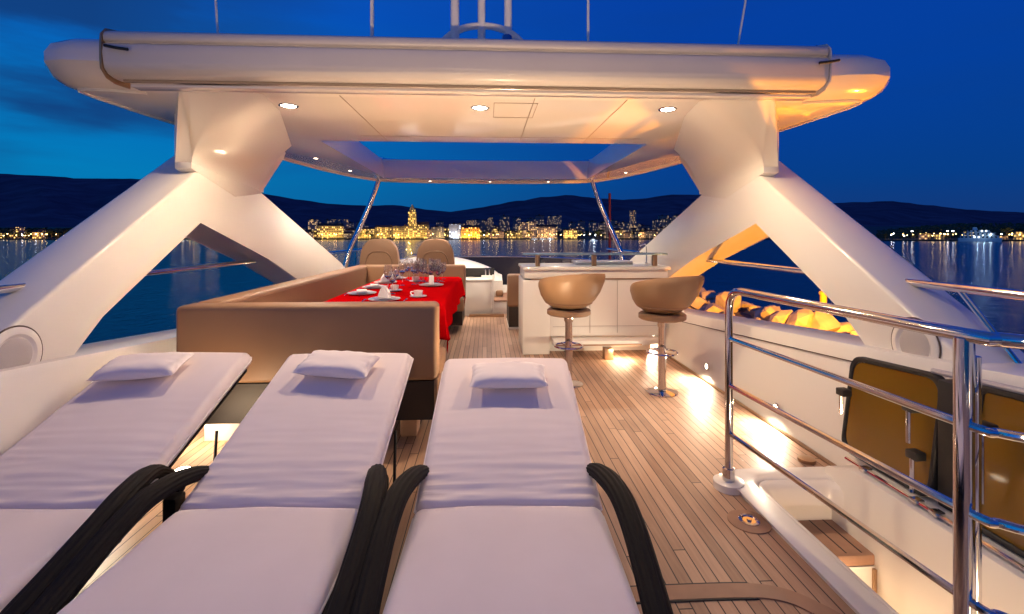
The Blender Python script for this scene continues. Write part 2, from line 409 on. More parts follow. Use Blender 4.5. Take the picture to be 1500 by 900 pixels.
def quay_light(px,D,power,col=(1,.62,.18),z=3.5):
    p=bear(px,D,SEA+1.8+z); light('floodlight_glow','SPOT',p,power,col,.5,rot=(math.radians(97),0,-math.atan((px-750)/700)-YAW),spot=math.radians(168),blend=.15)
S0=lambda px:tab(SHORE,px)
WF='waterfront buildings across the bay'
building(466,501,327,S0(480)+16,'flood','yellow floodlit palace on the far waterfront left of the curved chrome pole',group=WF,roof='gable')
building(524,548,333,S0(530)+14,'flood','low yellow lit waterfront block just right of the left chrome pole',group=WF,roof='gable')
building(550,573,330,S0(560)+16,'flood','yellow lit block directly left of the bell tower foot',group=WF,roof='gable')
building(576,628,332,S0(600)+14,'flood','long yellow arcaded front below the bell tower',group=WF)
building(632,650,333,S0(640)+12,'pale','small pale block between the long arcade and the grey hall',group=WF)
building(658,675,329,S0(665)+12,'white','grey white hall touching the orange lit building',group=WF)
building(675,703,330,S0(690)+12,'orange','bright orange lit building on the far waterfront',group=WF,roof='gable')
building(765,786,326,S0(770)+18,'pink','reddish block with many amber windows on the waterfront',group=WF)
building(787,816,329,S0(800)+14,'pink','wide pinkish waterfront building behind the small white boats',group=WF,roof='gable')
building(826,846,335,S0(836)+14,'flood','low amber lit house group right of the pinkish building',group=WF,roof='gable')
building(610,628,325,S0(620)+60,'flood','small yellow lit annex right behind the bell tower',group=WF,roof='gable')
# bell tower
def bell_tower():
    D=S0(604)+45; c=bear(604,D); gz=land_z(604,D); k=D/700
    t=thing('bell_tower',(c.x,c.y,gz),'tall yellow floodlit stone bell tower rising over the far town','bell tower')
    H=(345-302)*k+CAMH-gz; w=11*k/2
    bm=nb(-w,w,-w,w,0,H*.46); box(bm,-w*.92,w*.92,-w*.92,w*.92,H*.44,H*.64); 
    for z in (.45,.63): box(bm,-w*1.06,w*1.06,-w*1.06,w*1.06,H*z,H*z+.7)
    link('shaft',bm,FM['flood'],t,smooth=False)
    bm=bmesh.new()
    for sx in(-1,1):
        for sy in(-1,1): box(bm,sx*w*.8-1,sx*w*.8+1,sy*w*.8-1,sy*w*.8+1,H*.655,H*.82)
    box(bm,-w*.5,w*.5,-w*.5,w*.5,H*.655,H*.82)
    link('belfry',bm,FM['flood'],t,smooth=False)
    bm=lathe([(w*.8,H*.835),(w*.8,H*.9),(w*.12,H*1.04)],8); link('spire',bm,FM['flood'],t,smooth=False)
    for dx in(-14,14): light('floodlight_glow','POINT',(c.x+dx,c.y-22,gz+14),26000,(1,.66,.12),.5)
    light('floodlight_glow','POINT',(c.x,c.y-30,gz+34),22000,(1,.66,.12),.5)
bell_tower()
# twin tower block
for i,(a,b) in enumerate(((923.5,927),(928.5,932))):
    building(a,b,309,1250,'pink',['left slab of the slim pinkish twin high rise','right slab of the slim pinkish twin high rise'][i],name='high_rise')
HB='hillside blocks behind the far town'
random.seed(11)
def ok(px): return True
hill_specs=[]
for i in range(62):
    px=random.choice([random.uniform(405,560),random.uniform(620,1010),random.uniform(640,1000),random.uniform(700,990)])
    D=random.uniform(930,1500); w=random.uniform(5,15); yt=random.uniform(322,334) if px<640 else random.uniform(316,333)
    if 596<px<612: continue
    kd=random.choice(['pale','grey','pale','pink','grey'])
    lab={'pale':'pale flat roofed apartment block on the slope behind the far waterfront','grey':'dim grey apartment block on the slope behind the far waterfront','pink':'pinkish apartment block on the slope behind the far waterfront'}[kd]
    building(px-w/2,px+w/2,yt,D,kd,lab,name='apartment_block',group=HB,depth=13)
FR='small houses along the far shore'
for i in range(72):
    px=random.choice([random.uniform(-60,105),random.uniform(255,300),random.uniform(700,765),random.uniform(850,985),random.uniform(430,465),random.uniform(500,525),random.uniform(628,660),random.uniform(815,990),random.uniform(1290,1500)])
    s=S0(px); D=s+random.uniform(14,60); w=random.uniform(6,14); yt=random.uniform(333,343) if px<1200 else random.uniform(337,346)
    kd=random.choice(['flood','pale','pink','flood'])
    lab={'flood':'yellowish low house on the far shore','pale':'pale low house on the far shore','pink':'pinkish low house on the far shore'}[kd]
    building(px-w/2,px+w/2,yt,D,kd,lab,name='shore_house',group=FR,roof=random.choice(['flat','gable']),depth=10)
# quay floodlights (lit lamps of the town)
for px in (478,492,532,560,583,602,622,645,665,683,697,720,745,775,800,835,870,905,945,985):
    pw=9000 if not(670<px<705) else 16000
    quay_light(px,S0(px)+4,pw,(1,.66,.16) if not(655<px<670) else (.8,.85,1))
for px in (-20,15,40,62,88,275,300): quay_light(px,S0(px)+4,8000,(1,.50,.12))
for px in (1310,1345,1375,1465,1495): quay_light(px,S0(px)+3,5000,(1,.62,.16))
# street lamps
LG=mat('street_lamp_globe',(1,.8,.4),.5,emit=(1,.62,.20),estr=26)
LGW=mat('white_street_lamp_globe',(1,.95,.85),.5,emit=(.9,.93,1),estr=26)
POLE=mat('lamp_pole',(.05,.05,.05),.6)
def lampproto(m,label,h=6.0,r=.55):
    t=thing('street_lamp',(0,0,0),label,'street lamp','street lamps along the far promenade')
    link('pole',tube([(0,0,0),(0,0,h)],.12,6),POLE,t)
    bm=bmesh.new(); bmesh.ops.create_icosphere(bm,subdivisions=1,radius=r); xf(bm,T((0,0,h+r*.6))); link('globe',bm,m,t)
    return t
l1=lampproto(LG,'amber glowing lamp post on the far promenade')
l2=lampproto(LGW,'white glowing lamp post on the far promenade')
first={0:True,1:True}
random.seed(5)
spots=[]
for i in range(170):
    px=random.choice([random.uniform(455,1000),random.uniform(455,1000),random.uniform(-60,110),random.uniform(250,320),random.uniform(1290,1520),random.uniform(700,1000)])
    w=random.random()<.22; D=S0(px)+random.choice([2,3,5,14,40,70]); p=bear(px,D,land_z(px,D))
    src=l2 if w else l1; k=1 if w else 0
    if first[k]: src.location=p; first[k]=False
    else: 
        c=dup(src,loc=p); s_=random.uniform(.7,1.3); c.scale=(s_,s_,random.uniform(.7,1.2))
# hillside lights: windows handled by the blocks
# trees of the promenade
def tree_proto(h,label,cr,seed,n=220,cz=.68,flat=.75):
    random.seed(seed)
    t=thing('promenade_tree',(0,0,0),label,'tree','trees along the far promenade')
    bm=bmesh.new(); sweep(bm,[(0,0,0),(.15,0,h*.3),(0,.1,h*.62)],[.45,.32,.18],7)
    for k in range(4):
        a=k*1.6; sweep(bm,[(0,0,h*.4),(math.cos(a)*cr*.4,math.sin(a)*cr*.4,h*.62)],[.2,.08],5)
    link('trunk',bm,BARK,t)
    bm=bmesh.new()
    cl=[(Vector((random.uniform(-1,1)*cr*.6,random.uniform(-1,1)*cr*.6,h*cz+random.uniform(-.6,1)*h*.16)),random.uniform(.35,.6)*cr) for _ in range(7)]
    for _ in range(n):
        c,r=random.choice(cl); d=Vector((random.gauss(0,1),random.gauss(0,1),random.gauss(0,1)*flat)).normalized()*r*random.uniform(.5,1.05)
        s=random.uniform(.25,.6); p=c+d; u=Vector((random.uniform(-1,1),random.uniform(-1,1),random.uniform(-1,1))).normalized(); v=u.orthogonal().normalized()
        bm.faces.new([bm.verts.new(p+u*s),bm.verts.new(p+v*s),bm.verts.new(p-u*s),bm.verts.new(p-v*s*.7)])
    link('crown',bm,LEAF,t,smooth=False); return t
tp=[tree_proto(11,'broad dark round headed tree on the far promenade',4.2,1),tree_proto(15,'taller dark loose headed tree on the far promenade',4.6,2,260),tree_proto(8,'small dark bushy tree on the far promenade',3.2,3,180)]
used=[0,0,0]; random.seed(21)
for i in range(84):
    px=random.choice([random.uniform(-80,110),random.uniform(-80,110),random.uniform(265,310),random.uniform(430,560),random.uniform(625,1000),random.uniform(700,990),random.uniform(1290,1500)])
    D=S0(px)+random.choice([8,12,26,45]); p=bear(px,D,land_z(px,D)-.3); k=random.randrange(3)
    if not used[k]: tp[k].location=p; used[k]=1
    else: c=dup(tp[k],loc=p,rz=random.uniform(0,6)); s_=random.uniform(.8,1.3); c.scale=(s_,s_,s_)
# far woods on the low hills (one mass)
def woods(px0,px1,d0,d1,n,name_label,s0=3,zf=None):
    bm=bmesh.new()
    for _ in range(n):
        px=random.uniform(px0,px1); D=S0(px)+random.uniform(d0,d1); p=bear(px,D,land_z(px,D)+(zf(px,D) if zf else random.uniform(0,7)))
        s=random.uniform(.5,1)*s0; u=Vector((random.uniform(-1,1),random.uniform(-1,1),random.uniform(-1,1))).normalized(); v=u.orthogonal().normalized()
        bm.faces.new([bm.verts.new(p+u*s),bm.verts.new(p+v*s),bm.verts.new(p-u*s),bm.verts.new(p-v*s*.7)])
    o=link('woods',bm,LEAF,smooth=False); tag(o,name_label,'woods',kind='stuff')
woods(400,1000,60,500,5200,'dark trees filling the slope between the far town blocks')
woods(-120,110,40,170,2600,'dark wooded bank on the far left shore',zf=lambda px,D:random.uniform(0,16))
woods(1285,1560,60,260,3800,'dark wooded hill behind the port on the right',zf=lambda px,D:random.uniform(0,6+14*math.sin(min(1,max(0,(px-1270)/160))*PI/2)))
# ferry at the right pier
def ferry():
    D=535; c=bear(1434,D,SEA); k=D/700
    t=thing('ferry',c,'large white ferry lit blue white moored at the pier far right','ferry',rz=-math.atan((1434-750)/700)*.9)
    L_=22*k
    link('hull',prism([(-L_,1.0*0-.5),(L_,-.5),(L_*1.08,4),(-L_*1.0,4)],-5,5,'y'),mat('ferry_hull',(.7,.75,.8),.5),t,smooth=False)
    for i,(w,z) in enumerate(((.9,4.02),(.78,7.0),(.55,10.0))):
        link('deckhouse',nb(-L_*w,L_*w,-4.4+i*.4,4.4-i*.4,z,z+2.7),FM['white'],t,smooth=False)
    link('funnel',prism([(-5,12.8),(-1,12.8),(-2,16),(-5,16)],-1.6,1.6,'y'),MATS['ferry_hull'],t,smooth=False)
    link('mast',tube([(6,0,12.8),(6,0,20)],.25,6),POLE,t)
    for dx in(-10,0,10): p=c+Vector((dx*.75-4,-9,7)); light('floodlight_glow','POINT',p,380,(.55,.8,1),.4)
ferry()
def small_boat(px,D,label,s=1):
    t=thing('motor_boat',bear(px,D,SEA),label,'boat','small boats off the far quay',rz=random.uniform(-.4,.4))
    m=MATS.get('boat_white') or mat('boat_white',(.85,.85,.85),.4,emit=(.7,.85,1),estr=0)
    link('hull',prism([(-4*s,.0-.2),(3.5*s,-.2),(5*s,1.3),(-4.2*s,1.3)],-1.3*s,1.3*s,'y'),m,t,smooth=False)
    link('cabin',prism([(-2.5*s,1.31),(2*s,1.31),(1*s,2.8),(-2.5*s,2.8)],-1*s,1*s,'y'),FM['white'],t,smooth=False)
    light('floodlight_glow','POINT',bear(px,D-6,SEA+4),700,(.8,.9,1),.3)
small_boat(870,560,'white motor boat afloat on dark water well in front of the far quay',.9)
for i,px in enumerate((783,795,806)): small_boat(px,S0(px)-12,['leftmost','middle','rightmost'][i]+' of three white boats moored at the pinkish waterfront building',1.3)
# port floodlight masts
for i,(px,n) in enumerate(((1336,'left'),(1388,'middle'),(1396,'right'))):
    D=S0(px)+10; t=thing('port_light_mast',bear(px,D,land_z(px,D)),f'{n} of three tall port light masts by the ferry','light mast','port light masts')
    link('pole',tube([(0,0,0),(0,0,10)],.18,6),POLE,t); link('lamp',nb(-.9,.9,-.3,.3,10,10.7),LGW,t,smooth=False)
# ---------------------------------------------------------------- breakwater
def breakwater():
    pts=[(11.5,-6),(13,8),(13.5,22),(13.5,38),(16,43),(20,42),(21,30),(22,8),(23,-6)]
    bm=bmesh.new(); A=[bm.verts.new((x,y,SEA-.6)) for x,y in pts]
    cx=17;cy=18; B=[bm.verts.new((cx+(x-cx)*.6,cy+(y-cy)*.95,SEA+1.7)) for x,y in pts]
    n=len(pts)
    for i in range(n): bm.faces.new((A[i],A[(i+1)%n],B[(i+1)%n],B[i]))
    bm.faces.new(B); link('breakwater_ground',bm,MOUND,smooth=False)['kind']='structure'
    protos=[]
    random.seed(3)
    for k in range(7):
        bm=bmesh.new(); bmesh.ops.create_icosphere(bm,subdivisions=2,radius=1)
        off=Vector((k*7,k*3,1))
        planes=[(Vector((random.gauss(0,1),random.gauss(0,1),random.gauss(0,1))).normalized(),random.uniform(.45,.72)) for _ in range(12)]
        for v in bm.verts:
            for nn,d in planes:
                q=v.co.dot(nn)
                if q>d: v.co-=nn*(q-d)
            v.co*=1+.07*noise.noise(v.co*2+off)
            v.co.z*=.72
        me=bpy.data.meshes.new('rock'); bm.to_mesh(me); bm.free(); me.materials.append(ROCKM); me.set_sharp_from_angle(angle=math.radians(12))
        for p in me.polygons: p.use_smooth=True
        protos.append(me)
    i=0
    for y in [8+j*1.35 for j in range(25)]:
        for x in [13.6+j*1.55 for j in range(5)]:
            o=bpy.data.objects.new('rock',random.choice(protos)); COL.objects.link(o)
            s=random.uniform(.75,1.25); e=abs(x-16.6)/3.4
            o.location=(x+random.uniform(-.5,.5),y+random.uniform(-.5,.5),SEA+2.15-1.1*e+random.uniform(-.25,.4)); o.scale=(s*1.05,s,s)
            o.rotation_euler=(random.uniform(-.4,.4),random.uniform(-.4,.4),random.uniform(0,6.28))
            tag(o,'rough boulder of the orange lit breakwater beside the yacht','rock','boulders of the breakwater')
breakwater()
t=thing('mooring_post',bear(1206,24.5,SEA+1.75),'yellow mooring post standing up from the boulders','mooring post')
link('post',lathe([(.16,0),(.16,2.2),(.20,2.22),(.20,2.34),(.10,2.42)],14),YEL,t)
link('base_plate',lathe([(.35,-.1),(.35,.06)],14),YEL,t)
# sodium harbour lamp on the breakwater, right of the picture
def harbour_lamp(x,y,h,power,label):
    t=thing('harbour_lamp',(x,y,SEA-1),label,'harbour lamp','sodium harbour lamps')
    link('pole',tube([(0,0,0),(0,0,h)],.07,8),POLE,t)
    link('lamp_head',lathe([(.05,h),(.12,h+.05),(.12,h+.2),(.05,h+.25)],12),MATS.get('sodium_glow') or mat('sodium_glow',(1,.6,.2),.5,emit=(1,.42,.04),estr=30),t)
    light('sodium_light','POINT',(0,0,h+.5),power,(1,.34,.015),.15,parent=t)
harbour_lamp(7.6,3.3,1.9,5200,'sodium harbour lamp on a short pile close off the right side')
t=thing('rock_floodlight',(10.8,8.5,SEA-1),'sodium floodlight on a pile aimed at the breakwater boulders','floodlight')
link('pole',tube([(0,0,0),(0,0,6.7)],.07,8),POLE,t); link('lamp_head',lathe([(.05,6.7),(.16,6.75),(.16,6.9),(.05,6.95)],12),MATS['sodium_glow'],t)
light('sodium_flood','SPOT',(0,.25,7.2),80000,(1,.34,.015),.15,parent=t,rot=(Vector((16.5,30,-4.2))-Vector((10.8,8.8,.6))).to_track_quat('-Z','Y').to_euler(),spot=math.radians(85),blend=.6)
# ---------------------------------------------------------------- yacht: deck, bulwarks, hatch
def deck():
    bm=bmesh.new()
    def q(x0,x1,y0,y1,z=0): bm.faces.new([bm.verts.new(p) for p in ((x0,y0,z),(x1,y0,z),(x1,y1,z),(x0,y1,z))])
    q(-2.12,1.40,-2.5,11.2); q(1.40,2.12,2.66,11.2); q(1.40,2.12,-2.5,.1)
    link('deck',bm,TEAK,smooth=False)['kind']='structure'
deck()
def capz(Y): return .75-.085*(min(max(Y,.5),6.5)-2.6)
def bulwark(s,label):
    t=thing('bulwark',(s*2.3,3,0),label,'bulwark','bulwarks')
    def sect(Y,zlow):
        c=capz(Y); tp=0 if Y<7.5 else (Y-7.5)*.12
        return [(2.095-tp,zlow),(2.235-tp,c-.03),(2.25-tp,c-.005),(2.28-tp,c),(2.60-tp,c),(2.66-tp,c-.03),(2.70-tp,c-.1),(2.66-tp,-1.5),(2.2-tp,SEA-.3)]
    Ys=[-2.5,-1,.3,1,1.6,2.2,2.7,3.2,4,5,6,6.5,7,7.5,8.5,9.5,10.4,11.2]
    bm=bmesh.new(); rows=[]
    for Y in Ys: rows.append([bm.verts.new((s*x,Y,z)) for x,z in sect(Y,-.02)])
    for a,b in zip(rows,rows[1:]):
        for k in range(len(a)-1): bm.faces.new((a[k],a[k+1],b[k+1],b[k]))
    link('side_wall',W(bm,t),GEL,t,ang=30)
    # moulded panel joint line and dark deck joint
    bm=bmesh.new(); sweep(bm,[(s*2.088,2.72,.012),(s*2.088,5,.012),(s*2.088,9,.012)],.012,6); link('deck_joint',W(bm,t),BRONZE,t)
    if s>0: bm=bmesh.new(); sweep(bm,[(s*(2.095+.14*.88*1-.004),Y,capz(Y)-.1) for Y in (2.75,3.4,4,5,6,6.5)],.004,5); link('trim_line',W(bm,t),SEAM,t)
    return t
bulwark(1,'white moulded bulwark on the right side of the deck')
bulwark(-1,'white moulded bulwark on the left side of the deck')
# transom front closing: foredeck bulwark
t=thing('foredeck_coaming',(0,11,0),'low white coaming closing the forward end of the deck behind the windscreen','coaming')
link('wall',W(nb(-2.1,2.1,10.9,11.2,-.5,.45,.04),t),GEL,t)
# hatch coaming
def frame_rect(x0,x1,y0,y1,X0,X1,Y0,Y1,z0,z1,r):
    "rectangular ring with rounded corners, outer X0..Y1, inner x0..y1"
    bm=bmesh.new()
    def rr(a0,a1,b0,b1,rad,n=6):
        out=[]
        for cx,cy,s in ((a1-rad,b1-rad,0),(a0+rad,b1-rad,1),(a0+rad,b0+rad,2),(a1-rad,b0+rad,3)):
            for k in range(n+1): a=(s+k/n)*PI/2; out.append((cx+rad*math.cos(a),cy+rad*math.sin(a)))
        return out
    O=rr(X0,X1,Y0,Y1,r+.05); I=rr(x0,x1,y0,y1,r)
    lay=[(O,z0,0),(O,z1-.02,0),(O,z1-.005,-.006),(O,z1,-.02),(I,z1,.03),(I,z1-.008,.012),(I,z1-.03,0),(I,-.1,0)]
    rings=[]
    for P,z,off in lay:
        cx=(X0+X1)/2;cy=(Y0+Y1)/2; rings.append([bm.verts.new((x+math.copysign(off,x-cx),y+math.copysign(off,y-cy),z)) for x,y in P])
    for a,b in zip(rings,rings[1:]):
        for k in range(len(a)): bm.faces.new((a[k],a[(k+1)%len(a)],b[(k+1)%len(a)],b[k]))
    return bm
t=thing('stair_hatch',(1.7,1.4,0),'white framed stair opening cut in the teak deck inside the guard rail','stair hatch')
link('coaming',W(frame_rect(1.49,1.975,.30,2.60,1.365,2.085,.12,2.70,.0,.035,.09),t),GEL,t,ang=50)
link('inner_rim',W(frame_rect(1.52,1.95,.33,2.56,1.545-.05,1.972,.305,2.595,.005,.022,.08),t),GEL,t,ang=50)
bm=bmesh.new(); box(bm,1.40,1.49,.2,2.62,-2.3,-.0); box(bm,1.49,1.98,2.60,2.64,-.24,.0); box(bm,1.49,1.98,2.30,2.34,-2.3,-.262); box(bm,1.4,2.0,.2,.3,-2.3,0)
link('well_wall',W(bm,t),GEL,t,smooth=False)
link('well_wall',W(prism([(.12,-2.3),(2.66,-2.3),(2.66,.07),(2.45,.15),(.12,.15)],1.945,2.12,'x',r=.012),t),GEL,t)
bm=nb(1.491,1.979,2.30,2.64,-.26,-.205,.008); link('step',W(bm,t),TEAKB,t)
bm=bmesh.new()
for k in range(1,6): box(bm,1.56,1.62,0,0.001,0,0) if False else None
bm.free()
for x in (1.57,1.65,1.73,1.81,1.89):
    pass
bm=bmesh.new()
for x in (1.57,1.65,1.73,1.81,1.89): box(bm,x,x+.006,2.32,2.60,-.2048,-.2035)
link('step_caulking',W(bm,t),BLACK,t,smooth=False)
for k in range(1,5): link('step',W(nb(1.491,1.979,2.30-.30*k,2.30-.30*k+.28,-.62-.36*k,-.575-.36*k,.008),t),TEAKB,t)
link('floor',W(nb(1.4,2.0,.2,2.4,-2.4,-2.3),t),TEAKB,t)
link('edge_strip',W(nb(1.93,1.979,2.285,2.299,-2.2,-.27),t),BRONZE,t)
bm=lathe([(.02,0),(.02,.006),(.012,.010)],14,axis='x'); 
xf(bm,T((1.972,1.92,-.62))); link('step_lamp',W(bm,t),LAMPS,t)
light('stair_light','AREA',(1.90-1.7,1.95-1.4,-.55),8.0,WARM,.1,parent=t,rot=(0,PI/2,0))
light('stair_light','POINT',(.04,.55,-1.1),34,WARM,.08,parent=t)
light('stair_light','SPOT',(.0,-.75,-.22),60,WARM,.06,parent=t,rot=(math.radians(80),0,0),spot=math.radians(110))  # added fill without a fixture, brightens the far well wall
# teak margin boards beside the near edge of the deck
bm=bmesh.new()
P=smoothpts([(.5,1.83,0),(.95,1.83,0),(1.12,1.81,0),(1.22,1.74,0),(1.29,1.6,0),(1.30,1.2,0),(1.30,.3,0)],5)
def strip(bm,P,w,z,h):
    A=[]
    for i,p in enumerate(P):
        t_=(P[min(i+1,len(P)-1)]-P[max(i-1,0)]).normalized(); n_=Vector((-t_.y,t_.x,0))
        A.append([bm.verts.new(p+n_*a+Vector((0,0,zz))) for a,zz in ((-w/2,z),(-w/2,z+h),(w/2,z+h),(w/2,z))])
    for a,b in zip(A,A[1:]):
        for k in range(4): bm.faces.new((a[k],a[(k+1)%4],b[(k+1)%4],b[k]))
    bm.faces.new(A[0][::-1]); bm.faces.new(A[-1])
strip(bm,P,.075,0,.006)
link('deck_margin',bm,TEAKB)['kind']='structure'
bm=bmesh.new(); 
for o_ in(-.042,.042): strip(bm,[p+Vector((0,o_,0)) if i<8 else p+Vector((o_,0,0)) for i,p in enumerate(P)],.007,0,.0045)
link('deck_margin_caulk',bm,BLACK)['kind']='structure'
# round deck fitting
t=thing('deck_fitting',(1.28,2.27,0),'round flush deck fitting with a chrome key plug set in the teak planks','deck fitting')
link('ring',lathe([(.098,0),(.098,.005),(.085,.007)],28),TEAKB,t); link('cap',lathe([(.048,.007),(.048,.012),(.036,.014),(.030,.009),(.012,.009),(.010,.016)],24),CHROME,t)
t=thing('deck_fitting',(1.98,2.86,0),'small round deck fitting at the forward edge of the stair hatch','deck fitting')
link('ring',lathe([(.05,0),(.05,.02),(.03,.024)],20),BRONZE,t)
# tinted glass lockers along the bulwark aft right
def locker(y0,y1,label,hinge,r=.07):
    t=thing('glass_panel',(2.07,(y0+y1)/2,.14),label,'glass panel','smoked amber glass panels in the bulwark')
    def zt(Y): return .700+(2.69-Y)*.07
    P=[]
    for (cy,cz,s) in ((y1-r,lambda Y:zt(Y)-r,0),(y0+r,lambda Y:zt(Y)-r,1),(y0+r,lambda Y:.155+r,2),(y1-r,lambda Y:.155+r,3)):
        for k in range(7): a=(s+k/6)*PI/2; P.append((cy+r*math.cos(a),cz(cy)+r*math.sin(a)))
    cy=sum(p[0] for p in P)/len(P);cz=sum(p[1] for p in P)/len(P)
    def ins(d): return [(y-math.copysign(min(d,abs(y-cy)),y-cy),z-math.copysign(min(d,abs(z-cz)),z-cz)) for y,z in P]
    bm=bmesh.new(); rings=[]
    for d,x in ((0,2.10),(0,2.072),(.006,2.064),(.018,2.064),(.024,2.070),(.024,2.10)): rings.append([bm.verts.new((x+.14*(z-.2)*.9,y,z)) for y,z in ins(d)])
    for a,b in zip(rings,rings[1:]):
        for k in range(len(a)): bm.faces.new((a[k],a[(k+1)%len(a)],b[(k+1)%len(a)],b[k]))
    link('frame',W(bm,t),BLACK,t,ang=40)
    bm=bmesh.new(); rings=[[bm.verts.new((x+.14*(z-.2)*.9,y,z)) for y,z in ins(.026)] for x in(2.074,2.080)]
    bm.faces.new(rings[0]); bm.faces.new(rings[1][::-1])
    for k in range(len(P)): bm.faces.new((rings[0][k],rings[0][(k+1)%len(P)],rings[1][(k+1)%len(P)],rings[1][k]))
    link('glass',W(bm,t),AMBER,t,smooth=False)
    h=thing
    for (yy,z0,z1) in hinge:
        bm=nb(2.02,2.075,yy-.03,yy+.03,z1-.01,z1+.03,.006); la=link('latch',W(bm,t),BLACK,t)
        bm=tube([(2.03,yy,z0),(2.03,yy,z1)],.010,8); link('handle',W(bm,t),CHROME,la)
    return t
locker(2.12,2.69,'smoked amber glass panel with black rounded frame nearest the bar stools',[(2.64,.38,.49),(2.20,.40,.56),(2.18,.17,.34)])
locker(.6,1.972,'long smoked amber glass panel behind the thick guard rail post',[(1.86,.30,.60)],.02)
t=thing('panel_divider',(2.09,2.04,.14),'black upright divider between the two amber glass panels','divider')
link('post',W(nb(2.085,2.20,1.975,2.112,.15,.735,.012),t),BLACK,t)
t=thing('cap_strip',(2.16,1.4,.78),'slim grey cap strip along the top of the long amber glass panel','trim strip')
link('strip',W(sweep(bmesh.new(),[(2.155,2.20,.745),(2.155,1.4,.80),(2.155,.6,.856)],.014,8),t),ALU,t)
# small chrome track with latch on the well wall
t=thing('sliding_track',(2.0,2.1,.15),'slim chrome sliding track with black latch above the stair hatch','track')
link('rail',W(tube([(1.99,2.55,.165),(1.99,1.3,.165)],.009,8),t),CHROME,t)
for y in(2.42,2.12,2.02): link('bracket',W(nb(1.972,2.02,y-.02,y+.02,.150,.178,.005),t),CHROME,t)
link('latch',W(nb(1.955,1.979,2.04,2.11,.06,.10,.006),t),BLACK,t)
# ---------------------------------------------------------------- guard rail round the hatch
t=thing('guard_rail',(1.34,2.58,.06),'polished chrome guard rail with three bars around the stair hatch','guard rail')
A=Vector((1.34,2.58,0));B=Vector((1.44,1.37,0));C_=Vector((1.52,1.26,0))
def rl(z,r,start=0):
    d=(B-A); P=[A+d*start+Vector((0,0,z))]+[A+d*k+Vector((0,0,z)) for k in(.5,1)]+[Vector((1.475,1.30,z)),Vector((1.55,1.24,z)),Vector((1.75,1.15,z)),Vector((2.08,1.08,z))]
    return smoothpts(P,5)
P=[Vector((1.34,2.58,.06)),Vector((1.34,2.58,.6)),Vector((1.34,2.58,.98))]+[Vector((1.34,2.58,1.0))+Vector((.1/1.2*q,-q,0))+Vector((0,0,hh)) for q,hh in((.008,.04),(.03,.072),(.065,.094),(.11,.10))]+rl(1.10,0,.16)
link('top_rail',W(sweep(bmesh.new(),P,.021,16),t),CHROME,t)
for z in(.83,.57,.305): link('rail',W(sweep(bmesh.new(),rl(z,0),.0135,10),t),CHROME,t)
link('post',W(tube([(1.44,1.37,.0),(1.44,1.37,1.09)],.025,16),t),CHROME,t)
link('post',W(tube([(1.61,1.50,.0),(1.61,1.50,1.0)],.02,14),t),CHROME,t)
link('sleeve',W(lathe([(.032,.043),(.032,.11),(.024,.115)],20,(1.34,2.585,0)),t),CHROME,t)
link('base_plate',W(lathe([(.080,.0),(.080,.038),(.074,.042),(.034,.043)],28,(1.34,2.585,0)),t),GEL,t)
